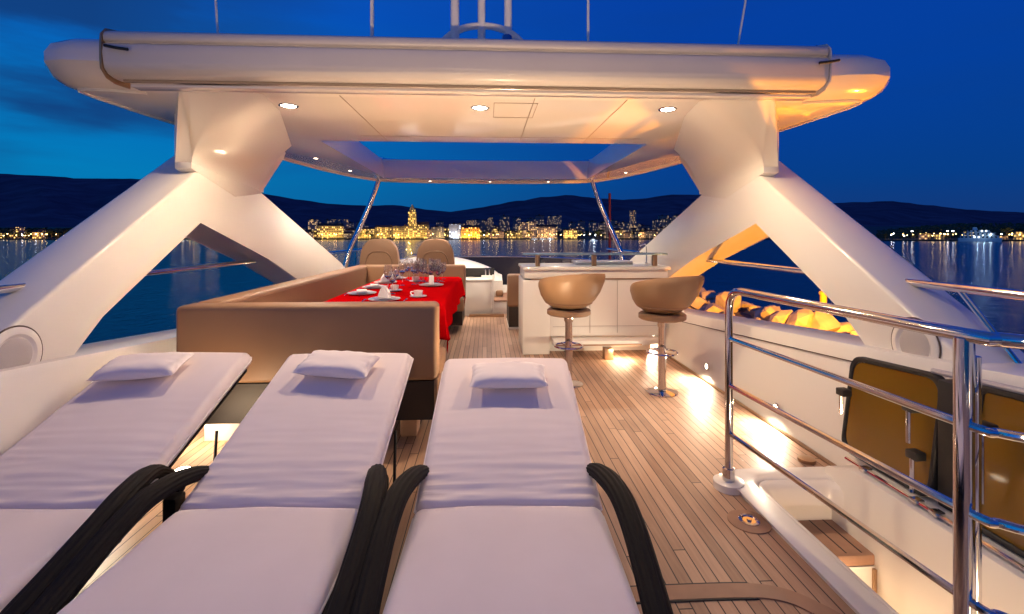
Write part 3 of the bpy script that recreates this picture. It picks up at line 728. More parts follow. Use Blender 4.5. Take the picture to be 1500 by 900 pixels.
# ---------------------------------------------------------------- arches
ARCH=[(4.2,2.08),(5.02,1.83),(7.7,.96),(9.0,.42),(9.0,.1),(8.0,.1),(5.2,1.14),(3.97,1.525),(2.98,.93),(2.80,.74),(2.62,.48),(2.4,.05),(.4,.05),(.4,-.05),(.75,-.08)]
ARCH=[(4.2,2.08),(5.02,1.83),(7.7,.96),(9.0,.42),(9.0,.1),(7.7,.2),(5.2,1.14),(3.97,1.525),(2.98,.93),(2.80,.74),(2.62,.48),(2.35,-.05),(.85,-.05)]
def hardtop():
    t=thing('hardtop',(0,4.5,2.35),'cream white hardtop roof with sunroof opening on two splayed arches over the deck','hardtop')
    # roof shell with opening
    H=[(2.25,3.14),(2.42,3.09),(2.60,3.07),(2.74,3.11),(2.83,3.22),(2.86,3.42),(2.85,3.8),(2.80,4.6),(2.76,5.6),(2.68,6.4),(2.54,7.2),(2.34,7.9),(2.13,8.37),(1.96,8.58),(1.7,8.72),(1.2,8.82),(.6,8.88),(0,8.9)]
    base=[(0,3.16),(.8,3.16),(1.6,3.16)]+H
    ring=base+[(-x,y) for x,y in base[::-1] if x>0]
    def off(P,d):
        out=[];n=len(P)
        for i in range(n):
            a=Vector(P[i-1]);b=Vector(P[(i+1)%n]); tt=(b-a).normalized(); nn=Vector((-tt.y,tt.x)); out.append((P[i][0]+nn.x*d,P[i][1]+nn.y*d))
        return out
    lay=[(.19,2.350),(.11,2.368),(.04,2.415),(0,2.48),(0,2.54),(.03,2.60),(.10,2.645),(.20,2.672),(.4,2.69)]
    bm=bmesh.new(); rings=[]
    for d,z in lay:
        rings.append([bm.verts.new((x,y,z+(.05*(1-(x/2.7)**2) if z>2.6 else 0))) for x,y in off(ring,d)])
    for a,b in zip(rings,rings[1:]):
        for k in range(len(a)): bm.faces.new((a[k],a[(k+1)%len(a)],b[(k+1)%len(a)],b[k]))
    hole=[(-1.67,4.90),(1.67,4.90),(1.70,8.0)]+[(1.70-.3*k,8.0+.05*math.sin(k/11.33*PI)) for k in range(1,11)]+[(-1.70,8.0)]
    h0=[bm.verts.new((x,y,2.35)) for x,y in hole]; h1=[bm.verts.new((x*1.0,y,2.52)) for x,y in hole]; h2=[bm.verts.new((x*1.02,y+(.04 if y>6 else -.04),2.66)) for x,y in hole]
    for a,b in((h0,h1),(h1,h2)):
        for k in range(len(a)): bm.faces.new((a[k],a[(k+1)%len(a)],b[(k+1)%len(a)],b[k]))
    for outer,inner in((rings[0],h0),(rings[-1],h2)):
        es=[]
        for P_ in(outer,inner):
            for k in range(len(P_)): es.append(bm.edges.get((P_[k],P_[(k+1)%len(P_)])) or bm.edges.new((P_[k],P_[(k+1)%len(P_)])))
        bmesh.ops.triangle_fill(bm,use_beauty=True,edges=es)
    link('roof',W(bm,t),GELC,t,ang=28)
    # white rubbing edge below the rim
    bm=bmesh.new(); P=[Vector((x,y,2.352)) for x,y in off(ring,.10)]
    P=[p for p in P if p.y>3.15]
    # go round from one aft corner to the other
    P.sort(key=lambda p:math.atan2(p.x,-(p.y-3.0)+0) if False else 0)
    right=[Vector((x,y,2.349)) for x,y in off(ring,.17)[3:len(base)]]; left=[Vector((-p.x,p.y,p.z)) for p in right[::-1]]
    sweep(bm,right+left,.011,6); link('edge_trim',W(bm,t),GEL,t)
    # panel joints on the ceiling
    bm=bmesh.new()
    for x in(-1.0,.33,.98): box(bm,x,x+.006,3.3,4.87,2.3465,2.3495)
    box(bm,-1.2,1.5,4.62,4.626,2.3465,2.3495)
    box(bm,.05,.37,3.42,3.426,2.3465,2.3495); box(bm,.05,.37,3.84,3.846,2.3465,2.3495); box(bm,.05,.056,3.42,3.846,2.3465,2.3495); box(bm,.364,.37,3.42,3.846,2.3465,2.3495)
    link('panel_joint',W(bm,t),JOINT,t,smooth=False)
    # side mould line
    # awning cassette: extruded profile
    prof=[(3.22,2.385),(3.13,2.367),(3.07,2.368),(3.025,2.380),(2.998,2.405),(2.989,2.44),(2.986,2.50),(2.985,2.545),(2.995,2.555),(3.02,2.557),(3.02,2.569),(2.99,2.572),(2.985,2.60),(2.995,2.625),(3.03,2.645),(3.10,2.660),(3.22,2.665)]
    c=[]
    bm=prism(prof,-2.30,2.22,'x',r=.006,seg=1); link('awning_cassette',W(bm,t),ALU,t,ang=40)
    link('cassette_lip',W(nb(-2.22,2.18,3.10,3.19,2.326,2.346,.006),t),GELC,t)
    link('cassette_joint',W(nb(-2.25,2.2,3.085,3.099,2.350,2.366),t),JOINT,t,smooth=False)
    for s in(-1,1):
        x=s*2.28
        a=-2.313 if s<0 else 2.222
        bm=prism([(3.22,2.345),(3.10,2.340),(3.03,2.355),(2.985,2.40),(2.981,2.46),(2.981,2.56),(2.983,2.61),(3.02,2.655),(3.10,2.676),(3.22,2.68)],a,a+.012,'x',r=.003,seg=1); link('end_cap',W(bm,t),BRONZE if s<0 else ALU,t)
        bm=tube([(s*2.27,2.965,2.53),(s*2.20,2.96,2.515),(s*2.13,2.955,2.505)],.009,8); link('awning_arm',W(bm,t),BLACK,t)
    # side columns and legs
    for s in(-1,1):
        bm=prism(ARCH,s*2.30,s*2.66,'x',r=.022,seg=3); link('arch_leg',W(bm,t),GEL,t,ang=30)
        bm=prism([(3.85,1.92),(3.85,2.353),(5.62,2.353),(5.54,2.27),(5.0,1.82),(4.5,1.75)],s*2.296,s*2.43,'x',r=.012,seg=2); link('column',W(bm,t),GEL,t,ang=30)
        # flared junction with the ceiling
        bm=bmesh.new(); rows=[]; n=30
        for i in range(n+1):
            u0=i/n; TP=[(0,1.95,3.165),(.10,1.78,3.165),(.22,1.60,3.18),(.34,1.50,3.32),(.5,1.58,3.75),(1,2.07,5.19)]
            Tt=Vector((tab([(q[0],q[1]) for q in TP],u0),tab([(q[0],q[2]) for q in TP],u0),2.3505)); u=max(0,(u0-.3)/.7); Bb=Vector((2.2955,3.85+u*1.20,1.97-.13*u)); r_=[]
            for k in range(11):
                q=k/10*PI/2; e1=(k/10)**1.9; e2=k/10; r_.append(bm.verts.new((s*(Bb.x+(Tt.x-Bb.x)*e1),Bb.y+(Tt.y-Bb.y)*e1,Bb.z+(Tt.z-Bb.z)*e2)))
            w_=max(0,1-u0*3); r_.append(bm.verts.new((s*(2.42-.40*w_),Bb.y-.60*w_,2.3505))); r_.append(bm.verts.new((s*2.42,Bb.y,Bb.z)))
            rows.append(r_)
        for a,b in zip(rows,rows[1:]):
            for k in range(len(a)): bm.faces.new((a[k],a[(k+1)%len(a)],b[(k+1)%len(a)],b[k]))
        bm.faces.new(rows[0]); bm.faces.new(rows[-1][::-1])
        link('column_flare',W(bm,t),GEL,t,ang=60)
        # base seam on the inner face
        P=smoothpts([(s*2.298,2.80,.70),(s*2.297,2.66,.50),(s*2.297,2.58,.44),(s*2.297,2.45,.42),(s*2.297,2.1,.40)],4); link('seam',W(sweep(bmesh.new(),P,.005,5),t),SEAM,t)
        # support pole
        P=smoothpts([(s*1.88,8.42,2.36),(s*2.02,8.40,1.95),(s*2.2,8.36,1.5),(s*2.34,8.3,1.15),(s*2.42,8.25,.78)],6); link('support_pole',W(sweep(bmesh.new(),P,.042,12),t),CHROME,t)
    return t
HT=hardtop()
# ceiling lamps
def downlight(x,y,r,power,label,group,glow,z=2.3495,spotsz=150,sz=.05):
    t=thing('ceiling_light',(x,y,z),label,'ceiling light',group)
    tr=link('trim_ring',lathe([(r*1.35,0),(r*1.3,-.004),(r*1.02,-.005),(r,-.002)],20),CHROME,t)
    link('lens',lathe([(r*.98,-.0025),(r*.5,-.0032)],16),glow,tr)
    light('light','SPOT',(0,0,-.012),power,(1,.74,.48) if r>.04 else (1,.80,.58),sz,parent=t,spot=math.radians(spotsz),blend=.35)
    return t
BG='large downlights under the hardtop'
for x,y,n in((-1.45,3.58,'left'),(-.05,3.56,'middle'),(1.36,3.53,'right')): downlight(x,y,.052,100,f'bright {n} downlight of the three in the aft ceiling of the hardtop',BG,LAMPG,spotsz=165)
SG='small lamps around the sunroof rim'
for x,y,lab in((-2.1,6.0,'small rim lamp on the left side beam next to the left arch column'),(-2.0,7.12,'small rim lamp on the left side beam towards its front corner'),(2.1,7.13,'small rim lamp on the right side beam towards its front corner'),(2.2,4.95,'small rim lamp beside the right arch column'),
    (-.99,8.42,'leftmost of the three small lamps on the front beam'),(.06,8.45,'middle one of the three small lamps on the front beam'),(1.09,8.42,'rightmost of the three small lamps on the front beam')):
    downlight(x,y,.026,150,lab,SG,LAMPS,spotsz=140,sz=.03)
# courtesy lamps along the deck
CG='courtesy lamps low in the bulwarks'
def courtesy(s,y,z,power,label):
    t=thing('courtesy_lamp',(s*(2.085+.02),y,z),label,'courtesy lamp',CG)
    x0=0
    bm=lathe([(.034,0),(.034,.010),(.026,.014)],18,axis='x'); xf(bm,Matrix.Scale(-s,4,Vector((1,0,0)))); link('trim_ring',bm,CHROME,t)
    bm=lathe([(.022,.014),(.018,.018),(.006,.020)],14,axis='x'); xf(bm,Matrix.Scale(-s,4,Vector((1,0,0)))); link('lens',bm,LAMPS,t)
    light('light','SPOT',(-s*.05,0,.0),power,(1,.80,.58),.02,parent=t,rot=(0,s*math.radians(52),0),spot=math.radians(165),blend=.5)
    return t
courtesy(1,3.36,.15,40,'courtesy lamp in the right bulwark nearest the amber glass panel')
courtesy(1,4.45,.15,50,'courtesy lamp in the right bulwark beside the right bar stool')
courtesy(1,5.9,.15,110,'courtesy lamp in the right bulwark behind the bar counter')
courtesy(-1,2.6,.15,30,'courtesy lamp low in the left bulwark aft of the sofa')
courtesy(-1,3.9,.15,40,'courtesy lamp low in the left bulwark beside the sofa')
# ---------------------------------------------------------------- speakers
def speaker(s,label):
    t=thing('wall_speaker',(s*2.298,2.45,.81),label,'speaker','round speakers in the arch legs')
    bm=lathe([(.142,0),(.142,.006),(.130,.012),(.108,.014),(.098,.008),(.092,.004)],40,axis='x'); xf(bm,Matrix.Scale(-s,4,Vector((1,0,0)))); bz=link('bezel',bm,GEL,t)
    bm=lathe([(.092,.004),(.085,.008),(.05,.013),(.02,.015)],36,axis='x'); xf(bm,Matrix.Scale(-s,4,Vector((1,0,0)))); link('grille',bm,mat('speaker_grille'+str(s),(.52,.48,.46),.6,bump=(420,.5,.002)),bz)
    bm=lathe([(.150,0),(.150,.003),(.143,.003)],40,axis='x'); xf(bm,Matrix.Scale(-s,4,Vector((1,0,0)))); link('shadow_gap_ring',bm,SEAM,t)
    return t
speaker(-1,'round cream speaker in the left arch leg')
speaker(1,'round cream speaker in the right arch leg behind the guard rail')
# ---------------------------------------------------------------- side rails
def siderail(s,label):
    t=thing('side_rail',(s*2.5,4,.7),label,'side rail','chrome side rails on the bulwarks')
    for y0,y1 in((-.6,2.72),(3.3,6.2),(6.0,9.8)):
        P=[(s*2.5,y,1.12) for y in(y0,(y0+y1)/2,y1)]; link('rail',W(tube(P,.022,12),t),CHROME,t)
    for y,dy in((2.28,.25),(.9,.2),(9.2,0)):
        link('stanchion',W(tube([(s*2.5,y+.12,1.11),(s*2.55,y-dy+.12,capz(y)-.01)],.014,10),t),CHROME,t)
    return t
siderail(-1,'chrome side rail passing through the left arch'); siderail(1,'chrome side rail passing through the right arch')
# ---------------------------------------------------------------- roof top gear
def antenna(px,lean,label,Y=3.5,r=.008):
    x=(px-713)/700*Y*.985
    t=thing('whip_antenna',(x,Y,2.66),label,'antenna','whip antennas on the hardtop')
    link('whip',tube([(0,0,0),(lean*.5,0,.8),(lean,0,1.7)],r,8),GEL,t); link('base_fitting',lathe([(.02,0),(.02,.12),(.011,.14)],10),CHROME,t)
antenna(328,-.10,'thin whip antenna leaning at the far left of the hardtop'); antenna(545,0,'short stout antenna left of the radar mast',r=.014)
antenna(865,0,'straight whip antenna right of the radar mast',r=.010); antenna(1090,.28,'whip antenna leaning right near the right end of the hardtop')
t=thing('radar_mast',(0,3.7,2.68),'white tubular radar mast with curved foot bar on top of the hardtop','radar mast')
P=smoothpts([(-.46,3.7,2.66),(-.36,3.7,2.86),(-.22,3.7,2.98),(-.03,3.7,3.02),(.16,3.7,2.98),(.30,3.7,2.86),(.40,3.7,2.66)],5); link('foot_bar',W(sweep(bmesh.new(),P,.026,10),t),GEL,t)
for x,r in((-.245,.034),(-.04,.03),(.165,.03)): link('leg',W(tube([(x,3.7,2.66),(x,3.7,3.9)],r,12),t),GEL,t)
link('cross_bar',W(tube([(-.25,3.7,3.33),(.17,3.7,3.33)],.03,10),t),GEL,t)
link('radar_dome',W(lathe([(.05,3.9),(.26,3.92),(.30,4.0),(.26,4.1),(.05,4.14)],24,(-.04,3.7,0)),t),GEL,t)
t=thing('navigation_light',(.14,3.30,2.70),'small blue glass navigation light at the foot of the radar mast','navigation light')
link('body',lathe([(.04,0),(.04,.02),(.034,.024)],14),BLACK,t); link('lens',lathe([(.034,.024),(.034,.075),(.02,.085)],14),mat('blue_lens',(.02,.12,.45),.15,coat=.5),t)
# ---------------------------------------------------------------- sun loungers
def cushion_back(seed):
    L_=1.06
    def fn(x,y):
        v=.010*(1-(x/.36)**2)*min(1,y/.2)
        edge=abs(x)/.36
        a=math.exp(-y/.20)
        w=noise.fractal(Vector((x*2.6+seed,y*30+seed*3,.3)),.8,2,3)*(.015*math.exp(-y/.13)*(.35+edge)+.0022*a)
        w+=math.sin(y*95+3*noise.noise(Vector((x*4,y*7,seed))))*.0045*math.exp(-y/.22)*(.08+edge**3)
        w+=noise.noise(Vector((x*3,y*3,seed+5)))*.006
        return v+w
    return slab(.73,L_,.085,.042,30,100,fn)
def cushion_seat(seed):
    def fn(x,y):
        yy=1.45-y
        v=.012*(1-(x/.36)**2)
        w=noise.noise(Vector((x*2.5,y*2.5,seed+9)))*.007+noise.fractal(Vector((x*4,yy*16,seed)),.8,2,3)*.004*math.exp(-yy/.12)
        return v+w
    return slab(.73,1.45,.085,.042,26,60,fn)
def pillow(seed):
    bm=bmesh.new(); n=26; m_=18; w,l,t=.41,.23,.085; top={};bo={}
    for i in range(n+1):
        for j in range(m_+1):
            u=-1+2*i/n; v=-1+2*j/m_
            pin=1-.055*(1-abs(v)**2)*abs(u)**6; pin2=1-.09*(1-abs(u)**2)*abs(v)**6
            x=u*w/2*pin; y=v*l/2*pin2
            h=((1-u**4)*(1-v**4))**.55*t*.5
            h*=1+.16*noise.noise(Vector((u*1.6+seed,v*1.6,seed)))
            cr=.004*math.sin(14*math.atan2(v,u))*max(0,max(abs(u),abs(v))-.55)*2*(1 if h>0.005 else 0)
            top[i,j]=bm.verts.new((x,y,h+cr)); bo[i,j]=top[i,j] if i in(0,n) or j in(0,m_) else bm.verts.new((x,y,-h*.75))
    for i in range(n):
        for j in range(m_):
            bm.faces.new((top[i,j],top[i+1,j],top[i+1,j+1],top[i,j+1])); bm.faces.new((bo[i,j],bo[i,j+1],bo[i+1,j+1],bo[i+1,j]))
    return bm
def ribbed(k):
    a=2*PI*k; r=1+.045*math.cos(a*13); return (math.cos(a)*r,math.sin(a)*r*.8)
LGRP='sun loungers in a row'
def lounger(seed,loc,rz,label,headz=.685,L_=1.06):
    t=thing('sun_lounger',loc,label,'sun lounger',LGRP,rz)
    sc_=link('seat_cushion',xf(cushion_seat(seed),T((0,-1.455,.27))),CUSH,t,ang=60)
    ang=math.asin((headz-.36)/L_)
    B=T((0,.004,.275))@R(ang,'X')
    back=link('back_cushion',xf(cushion_back(seed+2.3),B),CUSH,t,ang=60)
    def pipe(l,M_):
        w=.366;c=.02; loop=[(-w+c,0),(w-c,0),(w,c),(w,l-c),(w-c,l),(-w+c,l),(-w,l-c),(-w,c),(-w+c,0)]
        P=[]
        for (a,b_),(c_,d_) in zip(loop,loop[1:]):
            for k in range(8): P.append(Vector((a+(c_-a)*k/8,b_+(d_-b_)*k/8,.0425)))
        P.append(P[0].copy()); return xf(sweep(bmesh.new(),P,.0042,6,cap=False),M_)
    link('piping',pipe(1.452,T((0,-1.456,.27))),PILM,sc_); link('piping',pipe(L_+.002,B@T((0,-.001,0))),PILM,back)
    # frame
    bm=bmesh.new(); box(bm,-.34,.34,-1.5,.02,.20,.262,.015); link('seat_frame',bm,WICK,t)
    bm=bmesh.new(); box(bm,-.335,.335,.0,L_-.02,-.035,-.006,.01); link('backrest_frame',xf(bm,B),WICK,t)
    for s in(-1,1):
        P=smoothpts([(s*.29,.46,.20),(s*.335,.28,.33),(s*.372,.12,.418),(s*.41,-.06,.435),(s*.425,-.22,.40),(s*.425,-.42,.335),(s*.415,-.7,.25),(s*.41,-1.1,.17),(s*.41,-1.5,.13)],7)
        link('side_arm',sweep(bmesh.new(),P,[.018+.024*min(1,i/18) for i in range(len(P))],78,ribbed),WICK,t,ang=180)
    bm=bmesh.new(); box(bm,-.37,.37,.30,.36,.22,.30,.02); link('cross_bar',bm,WICK,t)
    for s in(-1,1):
        link('leg',nb(s*.36-.03,s*.36+.03,.24,.32,0,.24,.012),WICK,t); link('leg',nb(s*.36-.03,s*.36+.03,-1.4,-1.32,0,.2,.012),WICK,t)
        link('support_rod',tube([(s*.33,.62,.0+.02),(s*.33,.66,.37)],.008,8),BLACK,t)
    return t,B,L_
LL=[]
for seed,loc,rz,lab,hz,L_,px,pr_,pdy in((1.0,(.085,1.86,0),-.03,'white cushioned sun lounger on the right with bare deck to its right',.66,.98,.01,.0,-.21),
    (4.2,(-.83,1.90,0),-.03,'white cushioned sun lounger in the middle between two others',.72,1.06,.0,-.12,-.22),
    (8.7,(-1.76,1.94,0),-.015,'white cushioned sun lounger on the left next to the left arch',.72,1.04,-.09,.10,-.22)):
    t,B,L2=lounger(seed,loc,rz,lab,hz,L_)
    M_=Matrix.Translation(loc)@R(rz,'Z')@B@T((px,L2+pdy,.085+.062))@R(pr_,'Z')@R(-.10,'X')
    o=link('head_pillow',pillow(seed),PILM,ang=60); o.matrix_world=M_
    tag(o,'small white pillow on the '+('right','middle','left')[len(LL)]+' sun lounger','pillow','small pillows on the sun loungers'); LL.append(o)
# ---------------------------------------------------------------- sofa
def sofa():
    t=thing('dining_sofa',(-1.2,5.3,0),'long tan leather sofa bent around three sides of the red table','sofa')
    z0,z1=.43,.94
    x0,x1,ya,yb=-2.02,-.33,3.2,7.62
    def bk(*a,r=.035): return link('backrest',W(nb(*a,r=r,seg=4),t),LEA,t,ang=40)
    bk(x0,x1,ya,ya+.20,z0,z1); bk(x0,x0+.20,ya+.203,yb-.203,z0,z1); bk(x0,x1,yb-.20,yb,z0,z1)
    def st(*a): return link('seat',W(nb(*a,r=.03,seg=3),t),LEA,t,ang=40)
    st(x0+.203,x1,ya+.203,ya+.72,.30,.50); st(x0+.203,x0+.75,ya+.723,yb-.723,.30,.50); st(x0+.203,x1,yb-.72,yb-.203,.30,.50)
    # lower arm end under the near backrest
    link('end_panel',W(prism([(ya+.01,.18),(ya+.01,.44),(ya+.10,.43),(ya+.72,.36),(ya+.72,.30),(ya+.6,.18)],x1-.02,x1+.004,'x',r=.006),t),LEA,t)
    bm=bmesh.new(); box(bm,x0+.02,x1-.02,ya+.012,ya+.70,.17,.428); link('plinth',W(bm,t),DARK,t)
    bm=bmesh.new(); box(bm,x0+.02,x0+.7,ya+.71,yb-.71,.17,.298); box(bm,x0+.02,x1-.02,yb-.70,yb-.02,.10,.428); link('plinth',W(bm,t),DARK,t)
    bm=bmesh.new(); box(bm,x0+.1,-1.02,ya+.16,ya+.6,.0,.168); box(bm,x0+.1,x0+.6,ya+.61,yb-.1,.0,.168); link('base',W(bm,t),GEL,t)
    link('foot',W(nb(-1.02,-.97,ya+.14,ya+.5,.0,.168,.004),t),TEAKB,t); link('foot',W(nb(-.60,-.48,ya+.14,ya+.3,.0,.168,.02),t),TEAKB,t)
    # piping seams
    bm=bmesh.new()
    for zz in(.905,): sweep(bm,[(x0+.2+.004,ya+.24,zz),(x0+.2+.004,yb-.24,zz)],.004,5)
    link('piping',W(bm,t),LEA,t)
    light('plinth_light','AREA',(-.7,-2.0,.16),3.5,WARM,.3,parent=t,rot=(0,0,0))
    return t
sofa()
# ---------------------------------------------------------------- table, cloth, settings
TX0,TX1,TY0,TY1,TZ=-1.50,-.40,4.25,7.05,.79
t=thing('dining_table',((TX0+TX1)/2,5.6,0),'long dining table hidden below the red tablecloth','table')
link('tabletop',W(nb(TX0,TX1,TY0,TY1,TZ-.05,TZ-.006,.004),t),TEAKB,t)
for y in(4.9,6.4): 
    bm=lathe([(.22,0),(.22,.015),(.05,.03),(.045,.7),(.12,TZ-.055)],20,(-.95,y,0)); link('pedestal',W(bm,t),CHROME,t)
def cloth():
    ov=.30; nx,ny=60,120; bm=bmesh.new(); g={}
    def u2(a,lo,hi):
        if a<lo: return lo,lo-a
        if a>hi: return hi,a-hi
        return a,0
    for i in range(nx+1):
        for j in range(ny+1):
            x=TX0-ov+(TX1-TX0+2*ov)*i/nx; y=TY0-ov+(TY1-TY0+2*ov)*j/ny
            bx,dx=u2(x,TX0,TX1); by,dy=u2(y,TY0,TY1)
            sx=-1 if x<TX0 else 1; sy=-1 if y<TY0 else 1
            d=math.hypot(dx,dy) if dx and dy else dx+dy
            k=min(1,d/.3)
            wv=(.018*math.sin(y*9+.6*math.sin(y*3))*k+.012) if dx else 0
            wv2=(.018*math.sin(x*10)*k+.012) if dy else 0
            X=bx+sx*(min(1,d/.02)*.01+wv)*(1 if dx else 0)+sx*.05*(k if dx and dy else 0)
            Y=by+sy*(min(1,d/.02)*.01+wv2)*(1 if dy else 0)+sy*.05*(k if dx and dy else 0)
            rnd=.012 if d>0 else 0
            Z=TZ-max(0,d)*(1.0) + noise.noise(Vector((x*4,y*4,0)))*.0015
            g[i,j]=bm.verts.new((X,Y,Z))
    for i in range(nx):
        for j in range(ny): bm.faces.new((g[i,j],g[i+1,j],g[i+1,j+1],g[i,j+1]))
    o=link('tablecloth',bm,REDC,ang=70); md=o.modifiers.new('thick','SOLIDIFY'); md.thickness=.003; md.offset=1
    tag(o,'bright red tablecloth draped over the long dining table','tablecloth')
cloth()
SG2='place settings on the red table'
ZT=TZ+.004
def plate_setting(x,y,where,napkin):
    t=thing('dinner_plate',(x,y,ZT),f'stacked white plates {where}','plate','stacked plates on the red table')
    link('large_plate',lathe([(.07,.0),(.09,.004),(.145,.016),(.147,.019),(.09,.009),(.02,.008)],32),CHINA,t)
    link('small_plate',lathe([(.05,.012),(.07,.016),(.105,.026),(.107,.029),(.07,.021),(.02,.020)],32),CHINA,t)
    if napkin:
        o=link('napkin',xf(prism([(-.062,0),(.062,0),(.050,.05),(.012,.105),(-.018,.10),(-.048,.045)],-.028,.028,'y',r=.008),T((0,0,0))),NAP,ang=20); o.location=(x,y,ZT+.024); o.rotation_euler=(0,0,x*7)
        tag(o,f'folded white napkin standing on the plates {where}','napkin','napkins on the plates')
    else:
        o=link('napkin',nb(-.05,.05,-.08,.08,0,.014,.006),NAP); o.location=(x,y,ZT+.032); o.rotation_euler=(.0,0,.3)
        tag(o,f'flat white napkin on the plates {where}','napkin','napkins on the plates')
PS=[(-.95,4.50,'at the near end of the red table',True),(-1.28,4.98,'nearest along the sofa side of the red table',False),(-1.28,5.55,'second along the sofa side of the red table',False),(-1.28,6.12,'third along the sofa side of the red table',True),(-1.25,6.68,'farthest along the sofa side of the red table',True),(-.66,5.75,'on the aisle side of the red table',True)]
for p in PS: plate_setting(*p)
def cup(x,y,where,rz):
    t=thing('coffee_cup',(x,y,ZT),f'white coffee cup on its saucer {where}','cup','coffee cups on the red table',rz)
    link('saucer',lathe([(.04,0),(.05,.003),(.082,.012),(.083,.015),(.04,.007),(.01,.007)],28),CHINA,t)
    link('bowl',lathe([(.024,.008),(.036,.014),(.043,.04),(.046,.066),(.0435,.066),(.040,.04),(.030,.018),(.01,.016)],24),CHINA,t)
    link('handle',tube([(.042,0,.055),(.065,0,.056),(.072,0,.042),(.060,0,.026),(.040,0,.024)],.005,8,4),CHINA,t)
    link('coffee',lathe([(.041,.053),(.02,.0535)],20),COFFEE,t)
cup(-.67,4.72,'at the near right of the red table',3.3); cup(-1.0,5.25,'mid table behind the near plates',2.0); cup(-.93,6.3,'far back among the glasses',1)
def glass_proto(label,h,r,y=None):
    t=thing('wine_glass',(0,0,0),label,'wine glass','wine glasses on the red table')
    link('foot',lathe([(.034,0),(.034,.002),(.006,.006)],20),GLASS,t)
    link('stem',lathe([(.004,.006),(.0035,h*.45),(.008,h*.47)],10),GLASS,t)
    link('bowl',lathe([(.008,h*.47),(r*.8,h*.56),(r,h*.70),(r*.93,h*.85),(r*.80,h),(r*.78,h),(r*.90,h*.85),(r*.96,h*.70),(r*.76,h*.57),(.006,h*.49)],24),GLASS,t)
    return t
gp=[glass_proto('tall clear wine glass in the cluster on the red table',.29,.046),glass_proto('shorter clear wine glass in the cluster on the red table',.235,.040)]
gl=[(-.78,5.9,0),(-.70,6.02,1),(-.86,6.05,0),(-.76,6.16,1),(-.64,6.18,0),(-.9,6.22,1),(-.72,6.32,0),(-.60,5.95,1),(-.84,6.42,0),(-.63,6.42,1),(-1.02,5.85,0),(-1.07,5.70,1),(-1.03,6.45,0),(-1.08,6.55,1),(-.98,5.02,1),(-.76,6.62,0),(-.92,6.72,0),(-.60,6.68,1),(-1.06,5.2,0),(-.68,6.1,0),(-.82,6.3,1),(-.9,5.95,0),(-.66,6.5,0),(-.58,6.28,1),(-.95,6.5,1)]
fu=[0,0]
for x,y,k in gl:
    if not fu[k]: gp[k].location=(x,y,ZT); fu[k]=1
    else: dup(gp[k],loc=(x,y,ZT))
def cutlery(name,label,x,y,rz,kind):
    t=thing(name,(x,y,ZT+.001),label,name,'cutlery on the red table',rz)
    link('handle',nb(-.005,.005,-.10,.0,0,.004,.0015),CHROME,t)
    if kind=='k': link('blade',prism([(-.006,0),(.006,0),(.008,.06),(.002,.10),(-.006,.09)],.001,.003,'z'),CHROME,t)
    else: link('tines',prism([(-.004,0),(.004,0),(.012,.03),(.011,.08),(.007,.08),(.006,.045),(.002,.045),(.002,.08),(-.002,.08),(-.002,.045),(-.006,.045),(-.007,.08),(-.011,.08),(-.012,.03)],.001,.003,'z'),CHROME,t)
for i,(x,y,w) in enumerate(((-.76,4.52,'right of the plates at the near end'),(-1.10,5.0,'beside the nearest plates on the sofa side'),(-1.1,5.5,'beside the second plates on the sofa side'))):
    cutlery('knife',f'steel table knife {w}',x,y,.1*i,'k')
    cutlery('fork',f'steel table fork {w.replace("beside","outside of").replace("right of","left of")}',x-.38 if i==0 else x-.34,y,.05,'f')
# ---------------------------------------------------------------- bar
def bar():
    t=thing('bar_counter',(1.3,5.9,0),'white bar counter with dark groove and raised glass shelf in front of the two stools','bar counter')
    link('countertop',W(nb(.42,2.18,5.55,6.35,.99,1.03,.012),t),GEL,t)
    link('upper_band',W(nb(.44,2.16,5.60,6.3,.89,.988,.006),t),GEL,t)
    link('groove',W(nb(.52,2.12,5.605,6.2,.875,.889),t),BRONZE,t)
    link('front_panel',W(nb(.44,2.14,5.62,6.3,.20,.874,.008),t),GEL,t)
    link('side_pier',W(nb(.42,.74,5.585,6.3,.0,.874,.008),t),GEL,t)
    bm=bmesh.new()
    for x in(1.22,1.55): box(bm,x,x+.006,5.612,5.622,.24,.86)
    box(bm,.78,2.1,5.612,5.622,.32,.324)
    link('panel_joint',W(bm,t),mat('light_joint',(.5,.45,.4),.6),t,smooth=False)
    link('foot_ledge',W(prism([(.76,5.36),(1.75,5.36),(2.02,5.50),(2.02,5.612),(.76,5.612)],.135,.20,'z',r=.004),t),GEL,t)
    link('ledge_trim',W(nb(.76,1.76,5.345,5.358,.15,.165),t),BRONZE,t)
    link('base',W(nb(.745,2.0,5.75,6.3,0,.20),t),GEL,t)
    link('sink_lid',W(nb(1.12,1.85,5.95,6.3,1.031,1.075,.012),t),CHINA,t)
    gs=link('glass_shelf',W(nb(.42,2.12,5.50,5.86,1.17,1.192,.004),t),SHELFG,t)
    for x in(.58,1.26,2.0): link('shelf_post',W(nb(x,x+.055,5.66,5.72,1.031,1.169,.006),t),BRONZE,gs)
    link('foot',W(nb(1.32,1.42,5.30,5.40,.0,.13,.006),t),BRONZE,t)
    light('bar_light','AREA',(.2,-.62,.12),6,WARM,.25,parent=t)
bar()
t=thing('bar_tap',(2.02,5.95,1.03),'slim curved chrome tap at the right end of the bar counter','tap')
link('spout',tube([(0,0,0),(0,0,.2),(-.03,-.02,.26),(-.10,-.05,.24)],.008,8,4),CHROME,t); link('base',lathe([(.022,0),(.022,.02),(.01,.03)],14),CHROME,t)
